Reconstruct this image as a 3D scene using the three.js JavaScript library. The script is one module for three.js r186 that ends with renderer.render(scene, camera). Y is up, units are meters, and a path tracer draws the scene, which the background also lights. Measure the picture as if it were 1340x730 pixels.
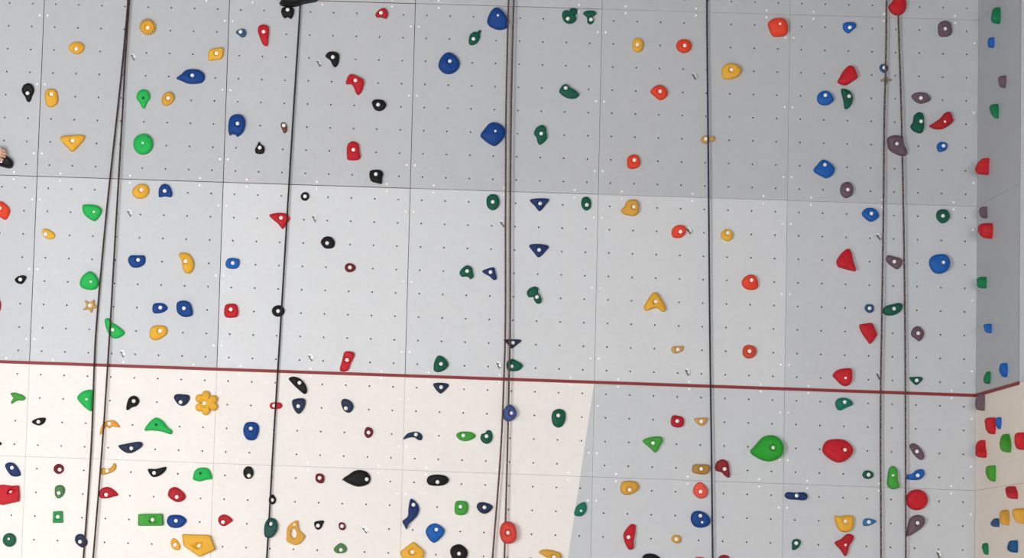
import * as THREE from 'three';
import { RectAreaLightUniformsLib } from 'three/addons/lights/RectAreaLightUniformsLib.js';
import { ImprovedNoise } from 'three/addons/math/ImprovedNoise.js';
import { MarchingCubes } from 'three/addons/objects/MarchingCubes.js';
import { mergeGeometries } from 'three/addons/utils/BufferGeometryUtils.js';

// ---------- camera, light, exposure ----------
const scene = new THREE.Scene();
scene.background = new THREE.Color(0.55, 0.68, 0.85);
// a phone picture cropped from a larger frame, taken 19 m away: the lens axis lies off the crop's centre
const camera = new THREE.PerspectiveCamera(2 * Math.atan(730 / 3923.09) * 180 / Math.PI, 1340 / 730, 0.1, 100);
camera.setViewOffset(2680, 1460, 1340 - 166.555, 365, 1340, 730);
camera.position.set(-1.03053, 1.53552, 19.42629);
camera.up.set(-0.033413, 0.99355, 0.108358);
camera.lookAt(-1.03053 - 0.04056, 1.53552 + 0.106981, 19.42629 - 0.993433);
scene.add(camera);
const renderer = new THREE.WebGLRenderer({ antialias: true });
renderer.toneMapping = THREE.LinearToneMapping;
renderer.toneMappingExposure = 1.05;
renderer.shadowMap.enabled = true;
renderer.shadowMap.type = THREE.PCFSoftShadowMap;
RectAreaLightUniformsLib.init();
// fill light from unseen frosted windows, added to the hall: [centre, width, height, the way it faces, radiance]
// the unseen hall is made L-shaped for the light: an added windowed end wall faces the climbing wall at z = 9.6, the camera stands in the bay beside it
const HALL = { x0: -9, x1: 6, y1: 8.4, z1: 25, zEnd: 9.6, xBay: -2.7 };
const FILL_WINDOWS = [
  { at: [-4.7, 1.9, HALL.zEnd], w: 3.6, h: 2.8, turn: Math.PI, power: 20.5 },
  { at: [0.8, 2.2, HALL.z1], w: 6.4, h: 3.4, turn: Math.PI, power: 20.5 },
];
const FILL_COLOUR = new THREE.Color(1.0, 0.985, 0.97);
for (const w of FILL_WINDOWS) {
  const l = new THREE.RectAreaLight(FILL_COLOUR, w.power, w.w, w.h);
  const n = new THREE.Vector3(Math.sin(w.turn), 0, Math.cos(w.turn));
  l.position.set(...w.at).addScaledVector(n, 0.06);
  l.lookAt(l.position.clone().add(n));
  scene.add(l);
}

// ---------- helpers ----------
const taken = {};
const numbered = (n) => { const k = taken[n] = (taken[n] ?? -1) + 1; return k ? n + '_' + String(k).padStart(3, '0') : n; };
let seed = 7;
const rnd = () => { seed = (seed * 1664525 + 1013904223) >>> 0; return seed / 4294967296; };
const noise = new ImprovedNoise();
function mesh(name, geo, mat, parent) {
  const m = new THREE.Mesh(geo, mat); m.name = name; m.castShadow = m.receiveShadow = true; parent.add(m); return m;
}
function group(name, x = 0, y = 0, z = 0) { const g = new THREE.Group(); g.name = numbered(name); g.position.set(x, y, z); scene.add(g); return g; }
function tag(o, label, category, grp) { o.userData.label = label; o.userData.category = category; if (grp) o.userData.group = grp; return o; }
function structure(o, label, category) { o.userData.kind = 'structure'; o.userData.label = label; o.userData.category = category; return o; }
function noiseTexture(size, fn, srgb) {
  const d = new Uint8Array(size * size * 4);
  for (let j = 0; j < size; j++) for (let i = 0; i < size; i++) {
    const c = fn(i / size, j / size), k = 4 * (j * size + i);
    d[k] = c[0]; d[k + 1] = c[1]; d[k + 2] = c[2]; d[k + 3] = 255;
  }
  const t = new THREE.DataTexture(d, size, size); t.wrapS = t.wrapT = THREE.RepeatWrapping; t.magFilter = THREE.LinearFilter; t.minFilter = THREE.LinearMipmapLinearFilter; t.generateMipmaps = true;
  if (srgb) t.colorSpace = THREE.SRGBColorSpace;
  t.needsUpdate = true; return t;
}
// noise that tiles: sampled on a torus of blended copies
function tile(u, v, f, z) {
  const n = (a, b) => noise.noise(a * f, b * f, z);
  return (n(u, v) * (1 - u) + n(u - 1, v) * u) * (1 - v) + (n(u, v - 1) * (1 - u) + n(u - 1, v - 1) * u) * v;
}

// ---------- materials ----------
const grainTex = noiseTexture(256, (u, v) => { const g = 128 + 90 * tile(u, v, 40, 1.3) + 50 * tile(u, v, 90, 4.1); return [g, g, g]; });
const paintBump = noiseTexture(512, (u, v) => { const g = 128 + 50 * tile(u, v, 60, 2.3) + 40 * tile(u, v, 16, 8.1) + 30 * tile(u, v, 140, 5.2); return [g, g, g]; });
// painted plywood: a fine roller mottle
const smear = noiseTexture(1024, (u, v) => {
  const a = tile(u, v, 5, 0.7), b = tile(u, v, 23, 3.9), c = tile(u, v, 80, 6.1);
  let g = 247 + 3 * a + 3 * b + 4 * c;
  g = Math.max(0, Math.min(255, g)); return [g, g, g];
}, true);
function paint(r, g, b, rough) {
  const m = smear.clone(); m.repeat.set(0.41, 0.41); m.needsUpdate = true;
  const bp = paintBump.clone(); bp.repeat.set(1.6, 1.6); bp.needsUpdate = true;
  return new THREE.MeshStandardMaterial({ color: new THREE.Color().setRGB(r, g, b), map: m, roughness: rough, bumpMap: bp, bumpScale: 0.0006 });
}
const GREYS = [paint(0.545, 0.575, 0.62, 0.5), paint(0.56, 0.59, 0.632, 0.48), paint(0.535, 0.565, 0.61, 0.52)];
const GREYS_TOP = [paint(0.5, 0.525, 0.565, 0.52), paint(0.51, 0.535, 0.575, 0.5), paint(0.485, 0.51, 0.548, 0.52)];   // the upper course steps darker at the seam; upward light fall-off is painted in
const GREY_SHEEN = paint(0.64, 0.67, 0.71, 0.44);  // lighter boards: sheen off bowed plywood is put into the paint
const GREY_SHEEN_SOFT = paint(0.62, 0.65, 0.69, 0.46);  // weaker sheen on the neighbouring boards, mixed into the grey
const CREAM = [paint(0.84, 0.815, 0.795, 0.55), paint(0.83, 0.805, 0.785, 0.56)];
const CREAM_SIDE = paint(0.9, 0.82, 0.74, 0.6);  // side cream with warm bounce light mixed into the colour
const plain = (r, g, b, rough = 0.7, metal = 0) => new THREE.MeshStandardMaterial({ color: new THREE.Color().setRGB(r, g, b), roughness: rough, metalness: metal });
const PLY = plain(0.45, 0.33, 0.24, 0.85), DARK = plain(0.16, 0.14, 0.125, 0.9);
const GLINT_STEEL = plain(0.97, 0.97, 0.96, 0.25, 0.1), ZINC = plain(0.72, 0.73, 0.74, 0.3, 0.85), RECESS_DARK = plain(0.05, 0.05, 0.05, 0.5, 0.3);  // near-white steel carries its glint; the black one stands for recess shade
const SCREW = plain(0.96, 0.96, 0.96, 0.25, 0.1);  // near white: the glint on screws and hanger plates is in the colour
const COLOURS = {
  yellow: '#e0aa38', gold: '#cf9c3c', tan: '#c69a58', tan2: '#dc9a3d', orange: '#dc432a', orange2: '#c4492f', redor: '#d0453a', coral: '#e0584a',
  red: '#bd1e2a', red2: '#b81f28', darkred: '#ad1f2b', maroon: '#6e2228', maroon2: '#86202b', brown: '#6f3f37',
  blue: '#124189', blue2: '#185bac', navy: '#25324c', navy2: '#1f3468', steel: '#2f557e', steel2: '#3270a3', slate: '#43568f',
  dkgreen: '#0f5843', dkgreen2: '#0e7348', teal: '#0f7058', tealdark: '#23504c', tealblue: '#134e7d', forest: '#1d5c46', green: '#1fb052', green2: '#289a2d', leaf: '#3f9a3a', leaf2: '#3f8f2d', mid: '#2b9150', sage: '#4c7e4c',
  black: '#141416', purple: '#66525e', dust: '#8d8272', ochre: '#a87f3a',
};
const holdMats = {};
function holdMat(c) {
  if (!holdMats[c]) {
    const t = grainTex.clone(); t.repeat.set(9, 9); t.needsUpdate = true;
    holdMats[c] = new THREE.MeshPhysicalMaterial({ color: new THREE.Color(COLOURS[c]), roughness: 0.6, specularIntensity: 0.45, bumpMap: t, bumpScale: 0.0012 });
  }
  return holdMats[c];
}
const RED_STRIP = plain(0.23, 0.012, 0.017, 0.6);

// ---------- the climbing wall: plywood panels on a frame ----------
const S = 0.1525, SV = 0.15302, LINE = 3.06, CORNER = 24 * S;
const X = (u) => (u - 16) * S, Y = (v) => LINE - v * SV;
const HOLE_R = 0.0055;
function panelGeometry(poly, holes) {
  const shape = new THREE.Shape(poly.map(([x, y]) => new THREE.Vector2(x, y)));
  for (const [x, y] of holes) { const h = new THREE.Path(); h.absarc(x, y, HOLE_R, 0, Math.PI * 2, true); shape.holes.push(h); }
  const g = new THREE.ExtrudeGeometry(shape, { depth: 0.018, bevelEnabled: false, curveSegments: 8 });
  g.translate(0, 0, -0.018); return g;
}
const panelCache = {};
// a panel of cols x rows bolt holes, its lower corner at 0,0; from and to cut it along the slanted paint edge
function panelShape(cols, rows, gap, width, blank) {
  const key = [cols, rows, gap, width, blank].join();
  if (panelCache[key]) return panelCache[key];
  const w = width ?? cols * S, h = rows * SV, e = gap / 2, holes = [];
  if (!blank) for (let i = 0; i < cols; i++) for (let j = 0; j < rows; j++) holes.push([(i + 0.5) * S, (j + 0.5) * SV]);
  return panelCache[key] = panelGeometry([[e, e], [w - e, e], [w - e, h - e], [e, h - e]], holes);
}
const screwGeo = new THREE.LatheGeometry([[0.0001, 0.0034], [0.002, 0.0026], [0.004, 0.004], [0.0068, 0.0022], [0.0072, -0.001]].map((p) => new THREE.Vector2(...p)).reverse(), 8);
screwGeo.rotateX(Math.PI / 2);
function screws(panel, cols, rows, inset = 0.026) {
  const us = [1, 4, 7], vs = rows === 8 ? [1, 4, 7] : [1, 3], put = (x, y) => { const m = mesh('screw', screwGeo, SCREW, panel); m.position.set(x, y, 0); m.rotation.z = rnd() * 3; };
  for (const u of us) { put(u * S, inset * 0.9); put(u * S, rows * SV - inset * 0.9); }
  for (const v of vs) { put(inset, v * SV); put(cols * S - inset, v * SV); }
}
const wallBack = structure(group('wall_back', 0, 0, 0), 'tall climbing wall of grey and cream painted plywood panels with bolt holes', 'climbing wall');
const ROWS = [[12, 20], [4, 12], [0, 4], [-8, 0], [-16, -8], [-24, -16]];
const EDGE = (v) => 24 - 0.128 * v;      // where the cream paint ends below the red line
for (let k = -2; k <= 4; k++) for (const [va, vb] of ROWS) {
  const u0 = (k + 0) * 8, rows = vb - va, below = va >= 0, cream = below && k <= 2;
  const gap = cream ? 0.0013 : k >= 3 ? 0.0015 : k === 2 ? 0.003 : 0.0045, inView = k > -2 && va < 12 && vb > -17;
  let mat = cream ? CREAM[(k + 2 + va) & 1] : (va < -8 ? GREYS_TOP : GREYS)[k === 4 && va < -8 ? 2 : ((k + 2) * 2 + (va < -8 ? 1 : 0)) % 3];  // top board by the corner is darkest, light fall-off painted in
  if (va === -8 && k === 1) mat = GREY_SHEEN;
  if (va === -8 && (k === 3 || k === 2)) mat = GREY_SHEEN_SOFT;
  let p;
  if (cream && k === 2) {                 // this column carries the slanted edge: cream on one side, grey on the other
    const h = rows * SV, e = gap / 2, xt = (EDGE(va) - u0) * S, xb = (EDGE(vb) - u0) * S;
    const at = (y) => xb + (xt - xb) * y / h, creamHoles = [], greyHoles = [];
    for (let i = 0; i < 8; i++) for (let j = 0; j < rows; j++) {
      const x = (i + 0.5) * S, y = (j + 0.5) * SV, d = x - at(y);
      if (d < -0.01) creamHoles.push([x, y]); else if (d > 0.01) greyHoles.push([x, y]);
    }
    p = new THREE.Group(); p.name = 'panel'; wallBack.add(p);
    mesh('cream_paint', panelGeometry([[e, e], [at(e), e], [Math.min(at(h - e), 8 * S - e), h - e], [e, h - e]], creamHoles), [CREAM[0], PLY], p);
    mesh('grey_paint', panelGeometry([[at(e), e], [8 * S - e, e], [8 * S - e, h - e], [Math.min(at(h - e), 8 * S - e * 1.5), h - e]], greyHoles), [GREYS[0], PLY], p);
  } else p = mesh('panel', panelShape(8, rows, gap), [mat, PLY], wallBack);
  p.position.set(X(u0), Y(vb), 0);
  p.rotation.set((rnd() - 0.5) * 0.003, (rnd() - 0.5) * 0.003, 0);
  if (inView) screws(p, 8, rows);
}
mesh('backing', new THREE.BoxGeometry(8.6, 8.4, 0.03).translate(-0.61, 4.2, -0.05), DARK, wallBack);
mesh('upper_board', new THREE.BoxGeometry(8.54, 8.4 - Y(-24) - 0.004, 0.018).translate(-0.61, (8.4 + Y(-24)) / 2, -0.009), GREYS[0], wallBack);
const leftFill = mesh('plaster', new THREE.BoxGeometry(X(-16) - HALL.x0, 8.4, 0.06).translate((X(-16) + HALL.x0) / 2, 4.2, -0.03), GREYS[0], wallBack);

// side wall that meets it in an inside corner: grey box above the red line, cream boards below
const wallRight = structure(group('wall_right', CORNER, 0, 0), 'climbing side wall, grey above the red line and cream below', 'climbing wall');
wallRight.rotation.y = -Math.PI / 2;      // its own x runs out of the corner, its own z faces the hall
for (const [va, vb] of ROWS) {
  if (va >= 0) for (let k = 0; k < 3; k++) { const p = mesh('panel', panelShape(8, vb - va, 0.0015, undefined, true), [CREAM_SIDE, PLY], wallRight); p.position.set(k * 8 * S + 0.001, Y(vb), 0); }
  else mesh('panel', panelShape(7, vb - va, 0.0015, 1.078, true), [GREYS_TOP[2], PLY], wallRight).position.set(0.001, Y(vb), 0);  // darkest grey here: the shade on this side wall is painted in
}
mesh('backing', new THREE.BoxGeometry(3.66, LINE, 0.03).translate(1.83, LINE / 2, -0.05), DARK, wallRight);
mesh('backing', new THREE.BoxGeometry(1.07, 8.4 - LINE, 0.03).translate(0.535, (8.4 + LINE) / 2, -0.05), DARK, wallRight);
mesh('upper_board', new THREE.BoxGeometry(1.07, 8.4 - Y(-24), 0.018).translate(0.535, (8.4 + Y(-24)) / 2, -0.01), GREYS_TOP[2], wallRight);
const ret = structure(group('wall_return', 0, 0, 0), 'grey wall face beyond the side wall above the red line', 'wall');
mesh('face', new THREE.BoxGeometry(HALL.x1 - CORNER, 8.4 - LINE, 0.03).translate((HALL.x1 + CORNER) / 2, (8.4 + LINE) / 2, 1.066), GREYS[1], ret);
mesh('face_board', new THREE.BoxGeometry(HALL.x1 - CORNER, LINE, 0.03).translate((HALL.x1 + CORNER) / 2, LINE / 2, 3.645), GREYS[1], ret);
mesh('ledge', new THREE.BoxGeometry(HALL.x1 - CORNER - 0.03, 0.03, 2.58).translate((HALL.x1 + CORNER + 0.03) / 2, LINE - 0.02, 2.36), GREYS[1], ret);

// ---------- the hall around it ----------
const HALL_WALL = paint(0.42, 0.41, 0.4, 0.8), FLOOR = paint(0.56, 0.49, 0.41, 0.7), CEIL = paint(0.2, 0.2, 0.2, 0.85);  // unseen hall tones set for bounce light: warm floor, dulled walls and ceiling
const hw = HALL.x1 - HALL.x0, hc = (HALL.x1 + HALL.x0) / 2;
const box = (name, w, h, d, x, y, z, m, label, cat) => structure(mesh(name, new THREE.BoxGeometry(w, h, d).translate(x, y, z), m, scene), label, cat);
box('floor', hw + 0.4, 0.2, HALL.z1 + 0.5, hc, -0.1, HALL.z1 / 2, FLOOR, 'warm tan padded floor of the climbing hall, tinted for bounce light', 'floor');
box('ceiling', hw + 0.4, 0.2, HALL.z1 + 0.5, hc, HALL.y1 + 0.1, HALL.z1 / 2, CEIL, 'dark ceiling of the climbing hall, kept dull to limit bounce light', 'ceiling');
box('wall_east', 0.2, HALL.y1, HALL.z1, HALL.x1 + 0.1, HALL.y1 / 2, HALL.z1 / 2, HALL_WALL, 'plain hall wall beyond the side wall', 'wall');
box('wall_west', 0.2, HALL.y1, HALL.zEnd, HALL.x0 - 0.1, HALL.y1 / 2, HALL.zEnd / 2, HALL_WALL, 'plain hall wall at the far end of the climbing wall', 'wall');
box('wall_bay', 0.2, HALL.y1, HALL.z1 - HALL.zEnd, HALL.xBay - 0.1, HALL.y1 / 2, (HALL.z1 + HALL.zEnd) / 2, HALL_WALL, 'plain wall along the viewing bay', 'wall');
function windowWall(name, xa, xb, w, label) {
  const m0 = (xa + xb) / 2, length = xb - xa, along = -(w.at[0] - m0), y = w.at[1];
  const sh = new THREE.Shape([[-length / 2, 0], [length / 2, 0], [length / 2, HALL.y1], [-length / 2, HALL.y1]].map((p) => new THREE.Vector2(...p)));
  sh.holes.push(new THREE.Path([[-w.w / 2, -w.h / 2], [-w.w / 2, w.h / 2], [w.w / 2, w.h / 2], [w.w / 2, -w.h / 2]].map(([a, b]) => new THREE.Vector2(a + along, b + y))));
  const m = structure(mesh(name, new THREE.ExtrudeGeometry(sh, { depth: 0.2, bevelEnabled: false }).translate(0, 0, -0.2), HALL_WALL, scene), label, 'wall');
  m.rotation.y = w.turn; m.position.set(m0, 0, w.at[2]);
}
windowWall('added_wall_end', HALL.x0 - 0.2, HALL.xBay, FILL_WINDOWS[0], 'added hall end wall facing the climbing wall, with a frosted window band for fill light');
windowWall('wall_rear', HALL.xBay - 0.2, HALL.x1 + 0.2, FILL_WINDOWS[1], 'rear wall of the viewing bay with an unseen frosted window band for frontal fill');
const GLOW = new THREE.MeshStandardMaterial({ color: 0xd8dcde, emissive: FILL_COLOUR, emissiveIntensity: 1.0, roughness: 0.4 });  // glowing panes that go with the added fill lights
FILL_WINDOWS.forEach((w, i) => {
  const g = structure(group('window_' + (i + 1), ...w.at), i ? 'unseen frosted window band for frontal fill in the rear wall of the viewing bay' : 'added frosted window band for fill light in the hall end wall', 'window');
  g.rotation.y = w.turn;
  const n = 6;
  for (let k = 0; k < n; k++) mesh('pane', new THREE.BoxGeometry(w.w / n - 0.08, w.h - 0.08, 0.012).translate((k + 0.5) * w.w / n - w.w / 2, 0, -0.1), GLOW, g);
  for (let k = 0; k <= n; k++) mesh('mullion', new THREE.BoxGeometry(0.08, w.h, 0.08).translate(k * w.w / n - w.w / 2, 0, -0.1), HALL_WALL, g);
  for (const s of [-1, 1]) mesh('rail', new THREE.BoxGeometry(w.w, 0.06, 0.08).translate(0, s * (w.h / 2 - 0.03), -0.1), HALL_WALL, g);
});

// red strip that runs round the wall at the bouldering height
const strip = structure(group('trim_1', 0, LINE, 0), 'thin red strip across the climbing wall and round the corner', 'strip');
mesh('strip', new THREE.BoxGeometry(CORNER - X(-16), 0.02, 0.008).translate((CORNER + X(-16)) / 2, -0.002, 0.004), RED_STRIP, strip);
mesh('strip', new THREE.BoxGeometry(0.008, 0.02, 1.085).translate(CORNER - 0.004, -0.002, 0.5425), RED_STRIP, strip);

const HOLDS = [
{c:'yellow',at:[-2.216,5.143],h:34,b:[0,-10],o:[-45,-16,-14,-38,17,-41,46,-19,53,12,29,35,-2,41,-32,30,-53,2],
 l:'small yellow lemon-shaped hold above the black teardrop hold on the upper grey wall'},
{c:'black',at:[-2.523,4.836],h:36,b:[-1,-6],o:[-35,-6,-17,-29,-2,-59,15,-61,30,-22,42,14,30,47,0,61,-30,47,-42,16],
 l:'black upside-down teardrop hold beside the yellow egg-shaped hold on the upper grey wall'},
{c:'yellow',at:[-2.367,4.804],h:40,b:[0,23],o:[-39,-19,-24,-54,6,-61,40,-36,44,9,27,53,-4,61,-34,51,-44,17],
 l:'yellow egg-shaped hold above the wide yellow triangle and next to the black teardrop'},
{c:'yellow',at:[-1.752,5.295],h:38,b:[1,-5],o:[38,1,48,6,57,12,46,14,35,14,43,22,49,31,39,29,28,26,33,36,36,46,26,41,18,34,19,45,18,56,11,48,5,38,2,49,-2,59,-6,49,-8,38,-14,47,-22,55,-22,44,-20,33,-29,39,-39,44,-35,34,-30,24,-41,27,-52,28,-45,19,-36,12,-47,11,-58,9,-48,3,-38,-1,-48,-6,-57,-12,-46,-14,-35,-14,-43,-22,-49,-31,-38,-29,-28,-26,-33,-36,-36,-46,-26,-41,-18,-34,-19,-45,-18,-56,-11,-48,-5,-38,-2,-49,2,-59,6,-49,8,-38,14,-47,22,-55,22,-44,20,-33,29,-39,39,-44,35,-34,30,-24,41,-27,52,-28,45,-19,36,-12,47,-11,58,-9,48,-3],kind:'disc',
 l:'yellow sun-shaped hold with a toothed rim beside the rope pair that meets at its top'},
{c:'green',at:[-1.763,4.817],h:37,b:[0,2],o:[-21,-29,-3,-59,11,-62,25,-27,45,8,29,51,-2,62,-33,49,-45,5],bt:2,
 l:'bright green upside-down teardrop hold directly above the bright green round hold'},
{c:'yellow',at:[-1.298,5.128],h:36,b:[4,5],o:[-45,-42,-10,-39,40,-27,51,14,47,42,-3,40,-42,27,-51,-4],
 l:'yellow leaf-shaped hold above the tip of the large blue almond hold'},
{c:'blue',at:[-1.457,4.976],h:50,b:[10,4],o:[-57,-32,-21,-47,34,-48,79,-36,93,-11,87,20,56,42,10,48,-34,39,-64,10,-93,-16],
 l:'large blue almond-shaped hold with one pointed end on the upper grey wall'},
{c:'gold',at:[-1.601,4.823],h:32,b:[1,3],o:[-37,-34,-8,-47,22,-32,41,-6,38,25,9,47,-29,28,-41,-3],
 l:'small dull yellow lumpy hold below the blue almond and beside the green teardrop'},
{c:'steel',at:[-1.137,5.275],h:26,b:[-4,8],o:[-17,-11,9,-27,29,-19,34,4,17,27,-18,23,-34,4],
 l:'tiny blue-grey hold beside the long red hold near the top'},
{c:'red',at:[-0.991,5.265],h:37,b:[1,21],o:[-20,-18,4,-64,30,-70,33,-27,37,19,31,57,0,70,-30,61,-37,32],
 l:'long red drop-shaped hold beside the tiny blue-grey hold'},
{c:'black',at:[-0.836,5.420],h:32,b:[-1,18],o:[-29,-28,-16,-37,3,-29,16,-37,26,-39,38,-18,43,11,37,30,27,38,-5,39,-28,36,-39,26,-43,6],
 l:'black notched hold tucked under the wide black ledge'},
{c:'black',at:[-0.766,5.501],h:110,b:null,o:[-119,-32,-100,-38,-27,-40,-6,-36,30,-21,90,-8,121,0,123,6,126,22,81,40,-103,29,-106,7,-115,-6,-126,-23],
 l:'wide black ledge above the notched black hold and the single dark rope'},
{c:'darkred',at:[-0.220,5.436],h:26,b:[-4,1],o:[-33,-26,-1,-28,34,-34,41,4,17,34,-17,23,-41,-9],
 l:'small dark red pebble hold high on the grey wall beside a panel seam'},
{c:'black',at:[-0.533,5.119],h:33,b:[2,13],o:[-14,-6,2,-36,17,-51,34,-40,46,6,40,36,4,51,-31,44,-46,19],
 l:'black drop-shaped hold next to a silver hanger and above the bent red hold'},
{c:'red',at:[-0.381,4.956],h:41,b:[2,25],o:[-22,1,-6,-20,10,-57,25,-68,40,-54,53,-19,57,27,11,56,-32,68,-51,44,-57,3],
 l:'red bent boomerang hold between two black holds'},
{c:'black',at:[-0.219,4.824],h:32,b:[-7,2],o:[-29,-26,1,-38,31,-27,47,3,29,31,-1,38,-36,34,-47,19],
 l:'black rounded hold below and beside the red bent hold'},
{c:'blue',at:[0.538,5.421],h:52,b:[-1,15],o:[-48,-52,-3,-71,27,-73,67,-54,62,7,24,57,-6,73,-26,68,-50,39,-67,-22],bt:1,
 l:'large dark blue rounded hold touching the top of the brown rope pair'},
{c:'dkgreen',at:[0.394,5.292],h:32,b:[-10,-11],o:[-36,-44,-16,-51,14,-37,33,-1,34,29,40,47,27,51,12,37,-8,38,-33,17,-40,-19],
 l:'dark green hold with a short stem between two large blue holds'},
{c:'blue',at:[0.229,5.117],h:52,b:[3,9],o:[-33,-66,19,-70,61,-37,68,10,32,57,-11,70,-52,37,-68,-24],
 l:'large blue hold with a plain bolt below the small green stemmed hold'},
{c:'dkgreen',at:[1.007,5.455],h:37,b:[-12,-22],o:[-35,-36,-4,-52,30,-44,45,-18,34,7,46,12,48,43,28,52,3,47,-1,21,-16,36,-41,30,-48,4],
 l:'dark green two-lobed hold at the top seam beside the T-shaped green hold'},
{c:'dkgreen',at:[1.138,5.447],h:29,b:[8,-14],o:[-17,1,-12,-34,8,-44,27,-28,21,7,43,25,29,44,-23,44,-43,28],
 l:'small dark green T-shaped hold at the top seam'},
{c:'dkgreen',at:[1.016,4.955],h:37,b:[-25,19],o:[-42,-28,-2,-47,42,-45,65,-24,46,0,6,24,-24,47,-44,38,-65,-3],
 l:'dark green slug-shaped hold above the green diamond hold'},
{c:'yellow',at:[1.455,5.274],h:31,b:[-5,1],o:[-26,-34,2,-48,24,-37,35,4,25,37,-3,48,-28,35,-35,-4],
 l:'small upright yellow oval hold beside the high round orange-red hold'},
{c:'orange',at:[1.754,5.277],h:36,b:[3,1],o:[-32,-33,3,-46,38,-31,50,5,35,37,-3,46,-38,32,-50,-4],
 l:'round orange-red hold beside the small upright yellow oval'},
{c:'orange',at:[1.599,4.965],h:37,b:[4,5],o:[-25,-29,10,-50,44,-32,56,-2,38,33,3,50,-31,38,-56,5],
 l:'orange-red hold with one pointed side below the small yellow oval'},
{c:'yellow',at:[2.065,5.119],h:43,b:[-4,7],o:[-53,-48,-13,-52,41,-35,63,6,35,41,-15,52,-54,33,-63,-3],
 l:'plump yellow hold beside the single dark rope under the big orange hold'},
{c:'orange',at:[2.361,5.419],h:49,b:[8,17],o:[-51,-26,-31,-58,4,-62,53,-48,64,3,47,48,7,62,-43,51,-64,25],bt:1,
 l:'big bright orange rounded square hold near the top seam'},
{c:'blue2',at:[2.826,5.429],h:27,b:[0,3],o:[-39,-10,-7,-35,13,-19,40,9,32,35,-40,30],
 l:'small blue five-sided hold above the red wedge hold'},
{c:'red',at:[2.816,5.116],h:44,b:null,o:[-12,-66,32,-39,64,-13,56,17,36,57,11,66,-23,35,-52,-17,-64,-47],
 l:'red wedge hold directly above the dark green half-moon hold'},
{c:'blue2',at:[2.675,4.963],h:37,b:[-3,15],o:[-38,-39,-8,-48,26,-42,53,-11,30,34,-5,48,-44,27,-53,-14],
 l:'blue domed hold beside the dark green half-moon hold'},
{c:'dkgreen',at:[2.814,4.960],h:35,b:[11,17],o:[-22,-11,-11,-66,6,-63,30,-30,37,11,19,51,-11,65,-37,66],
 l:'dark green half-moon hold beside the blue domed hold'},
{c:'red',at:[3.132,5.592],h:46,b:null,o:[-48,-38,-23,-64,21,-66,46,-45,58,-4,50,36,20,66,-19,55,-34,19,-58,-13],
 l:'red rounded hold at the top edge between the two spread ropes'},
{c:'steel',at:[3.049,5.170],h:26,b:[3,4],o:[-18,-17,5,-29,27,-10,26,15,4,29,-19,24,-27,3],
 l:'tiny blue round hold behind the rope just above the tan cross-shaped hold'},
{c:'dust',at:[3.065,5.094],h:20,b:null,o:[-31,-10,-12,-11,-8,-23,6,-23,12,-9,32,-6,34,4,10,11,6,23,-6,23,-14,10,-34,1],kind:'disc',
 l:'tiny tan cross-shaped hold behind the rope'},
{c:'purple',at:[3.441,5.443],h:38,b:[-2,-2],o:[-34,-46,0,-53,38,-39,44,2,29,42,-5,53,-38,35,-44,-6],
 l:'purple-grey oval hold high beside the inside corner'},
{c:'purple',at:[3.291,4.982],h:34,b:[-3,-2],o:[-43,-18,-8,-37,26,-31,61,-10,41,25,1,37,-38,32,-61,11],
 l:'purple-grey eye-shaped hold above the dark green cone-shaped hold'},
{c:'yellow',at:[-2.218,4.510],h:46,b:[3,12],o:[-59,-4,-27,-34,-6,-55,14,-53,47,-16,76,20,82,46,60,55,-5,50,-70,41,-82,30],
 l:'wide yellow downward triangle hold below the yellow egg-shaped hold'},
{c:'black',at:[-2.662,4.368],h:70,b:[-13,-4],o:[-14,33,-48,25,-64,7,-53,-14,-25,-25,6,-34,37,-39,58,-31,64,-6,58,11,38,29,20,39],bt:1,
 l:'black hold gripped by a hand at the grey wall'},
{c:'blue',at:[-1.145,4.660],h:50,b:[5,10],o:[-52,-44,-41,-67,-27,-58,-3,-63,4,-74,33,-57,54,-15,55,35,29,70,-11,74,-45,52,-55,-4],
 l:'blue upright oval hold with a notched lower edge beside a panel seam'},
{c:'brown',at:[-0.837,4.655],h:26,b:[0,15],o:[-11,-8,5,-35,19,-27,21,8,7,32,-13,35,-21,22],
 l:'tiny brown hold beside the single black rope'},
{c:'black',at:[-0.989,4.519],h:26,b:[0,-1],o:[-24,-36,21,-39,31,-23,28,8,7,22,-6,39,-19,14,-31,-14],
 l:'small black hold with a pointed top below the tiny brown hold'},
{c:'green',at:[-1.753,4.517],h:52,b:[-2,2],o:[65,2,59,28,44,50,23,65,-3,69,-27,63,-48,48,-61,25,-65,-2,-59,-28,-44,-50,-23,-65,3,-69,27,-63,48,-48,61,-25],bt:1,
 l:'bright green round dome hold under the green teardrop'},
{c:'blue',at:[-1.595,4.216],h:34,b:[-5,-4],o:[-41,-44,-2,-39,39,-41,45,-21,26,29,0,44,-24,39,-42,16,-45,-29],
 l:'blue bell-shaped hold beside a yellow hold just below a panel seam'},
{c:'yellow',at:[-1.758,4.206],h:38,b:[5,7],o:[-20,-48,31,-41,56,-6,45,37,2,48,-40,26,-56,-14],
 l:'yellow rounded hold beside the blue bell-shaped hold'},
{c:'red',at:[-0.845,4.041],h:38,b:[9,18],o:[-39,5,-8,-19,23,-52,47,-18,68,13,50,43,10,52,-40,47,-68,34],
 l:'red fin-shaped triangle hold touching the single black rope'},
{c:'red',at:[-0.375,4.519],h:41,b:[-4,3],o:[-38,-60,32,-59,44,-47,37,-2,29,43,-2,60,-26,56,-44,31,-43,-45],
 l:'red tombstone-shaped hold above the square-cornered black hold'},
{c:'black',at:[-0.224,4.352],h:35,b:[-4,15],o:[-31,-29,5,-41,36,-45,39,-12,44,24,27,43,-13,45,-41,36,-44,1],
 l:'black hold with one squared corner just above a panel seam'},
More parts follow.
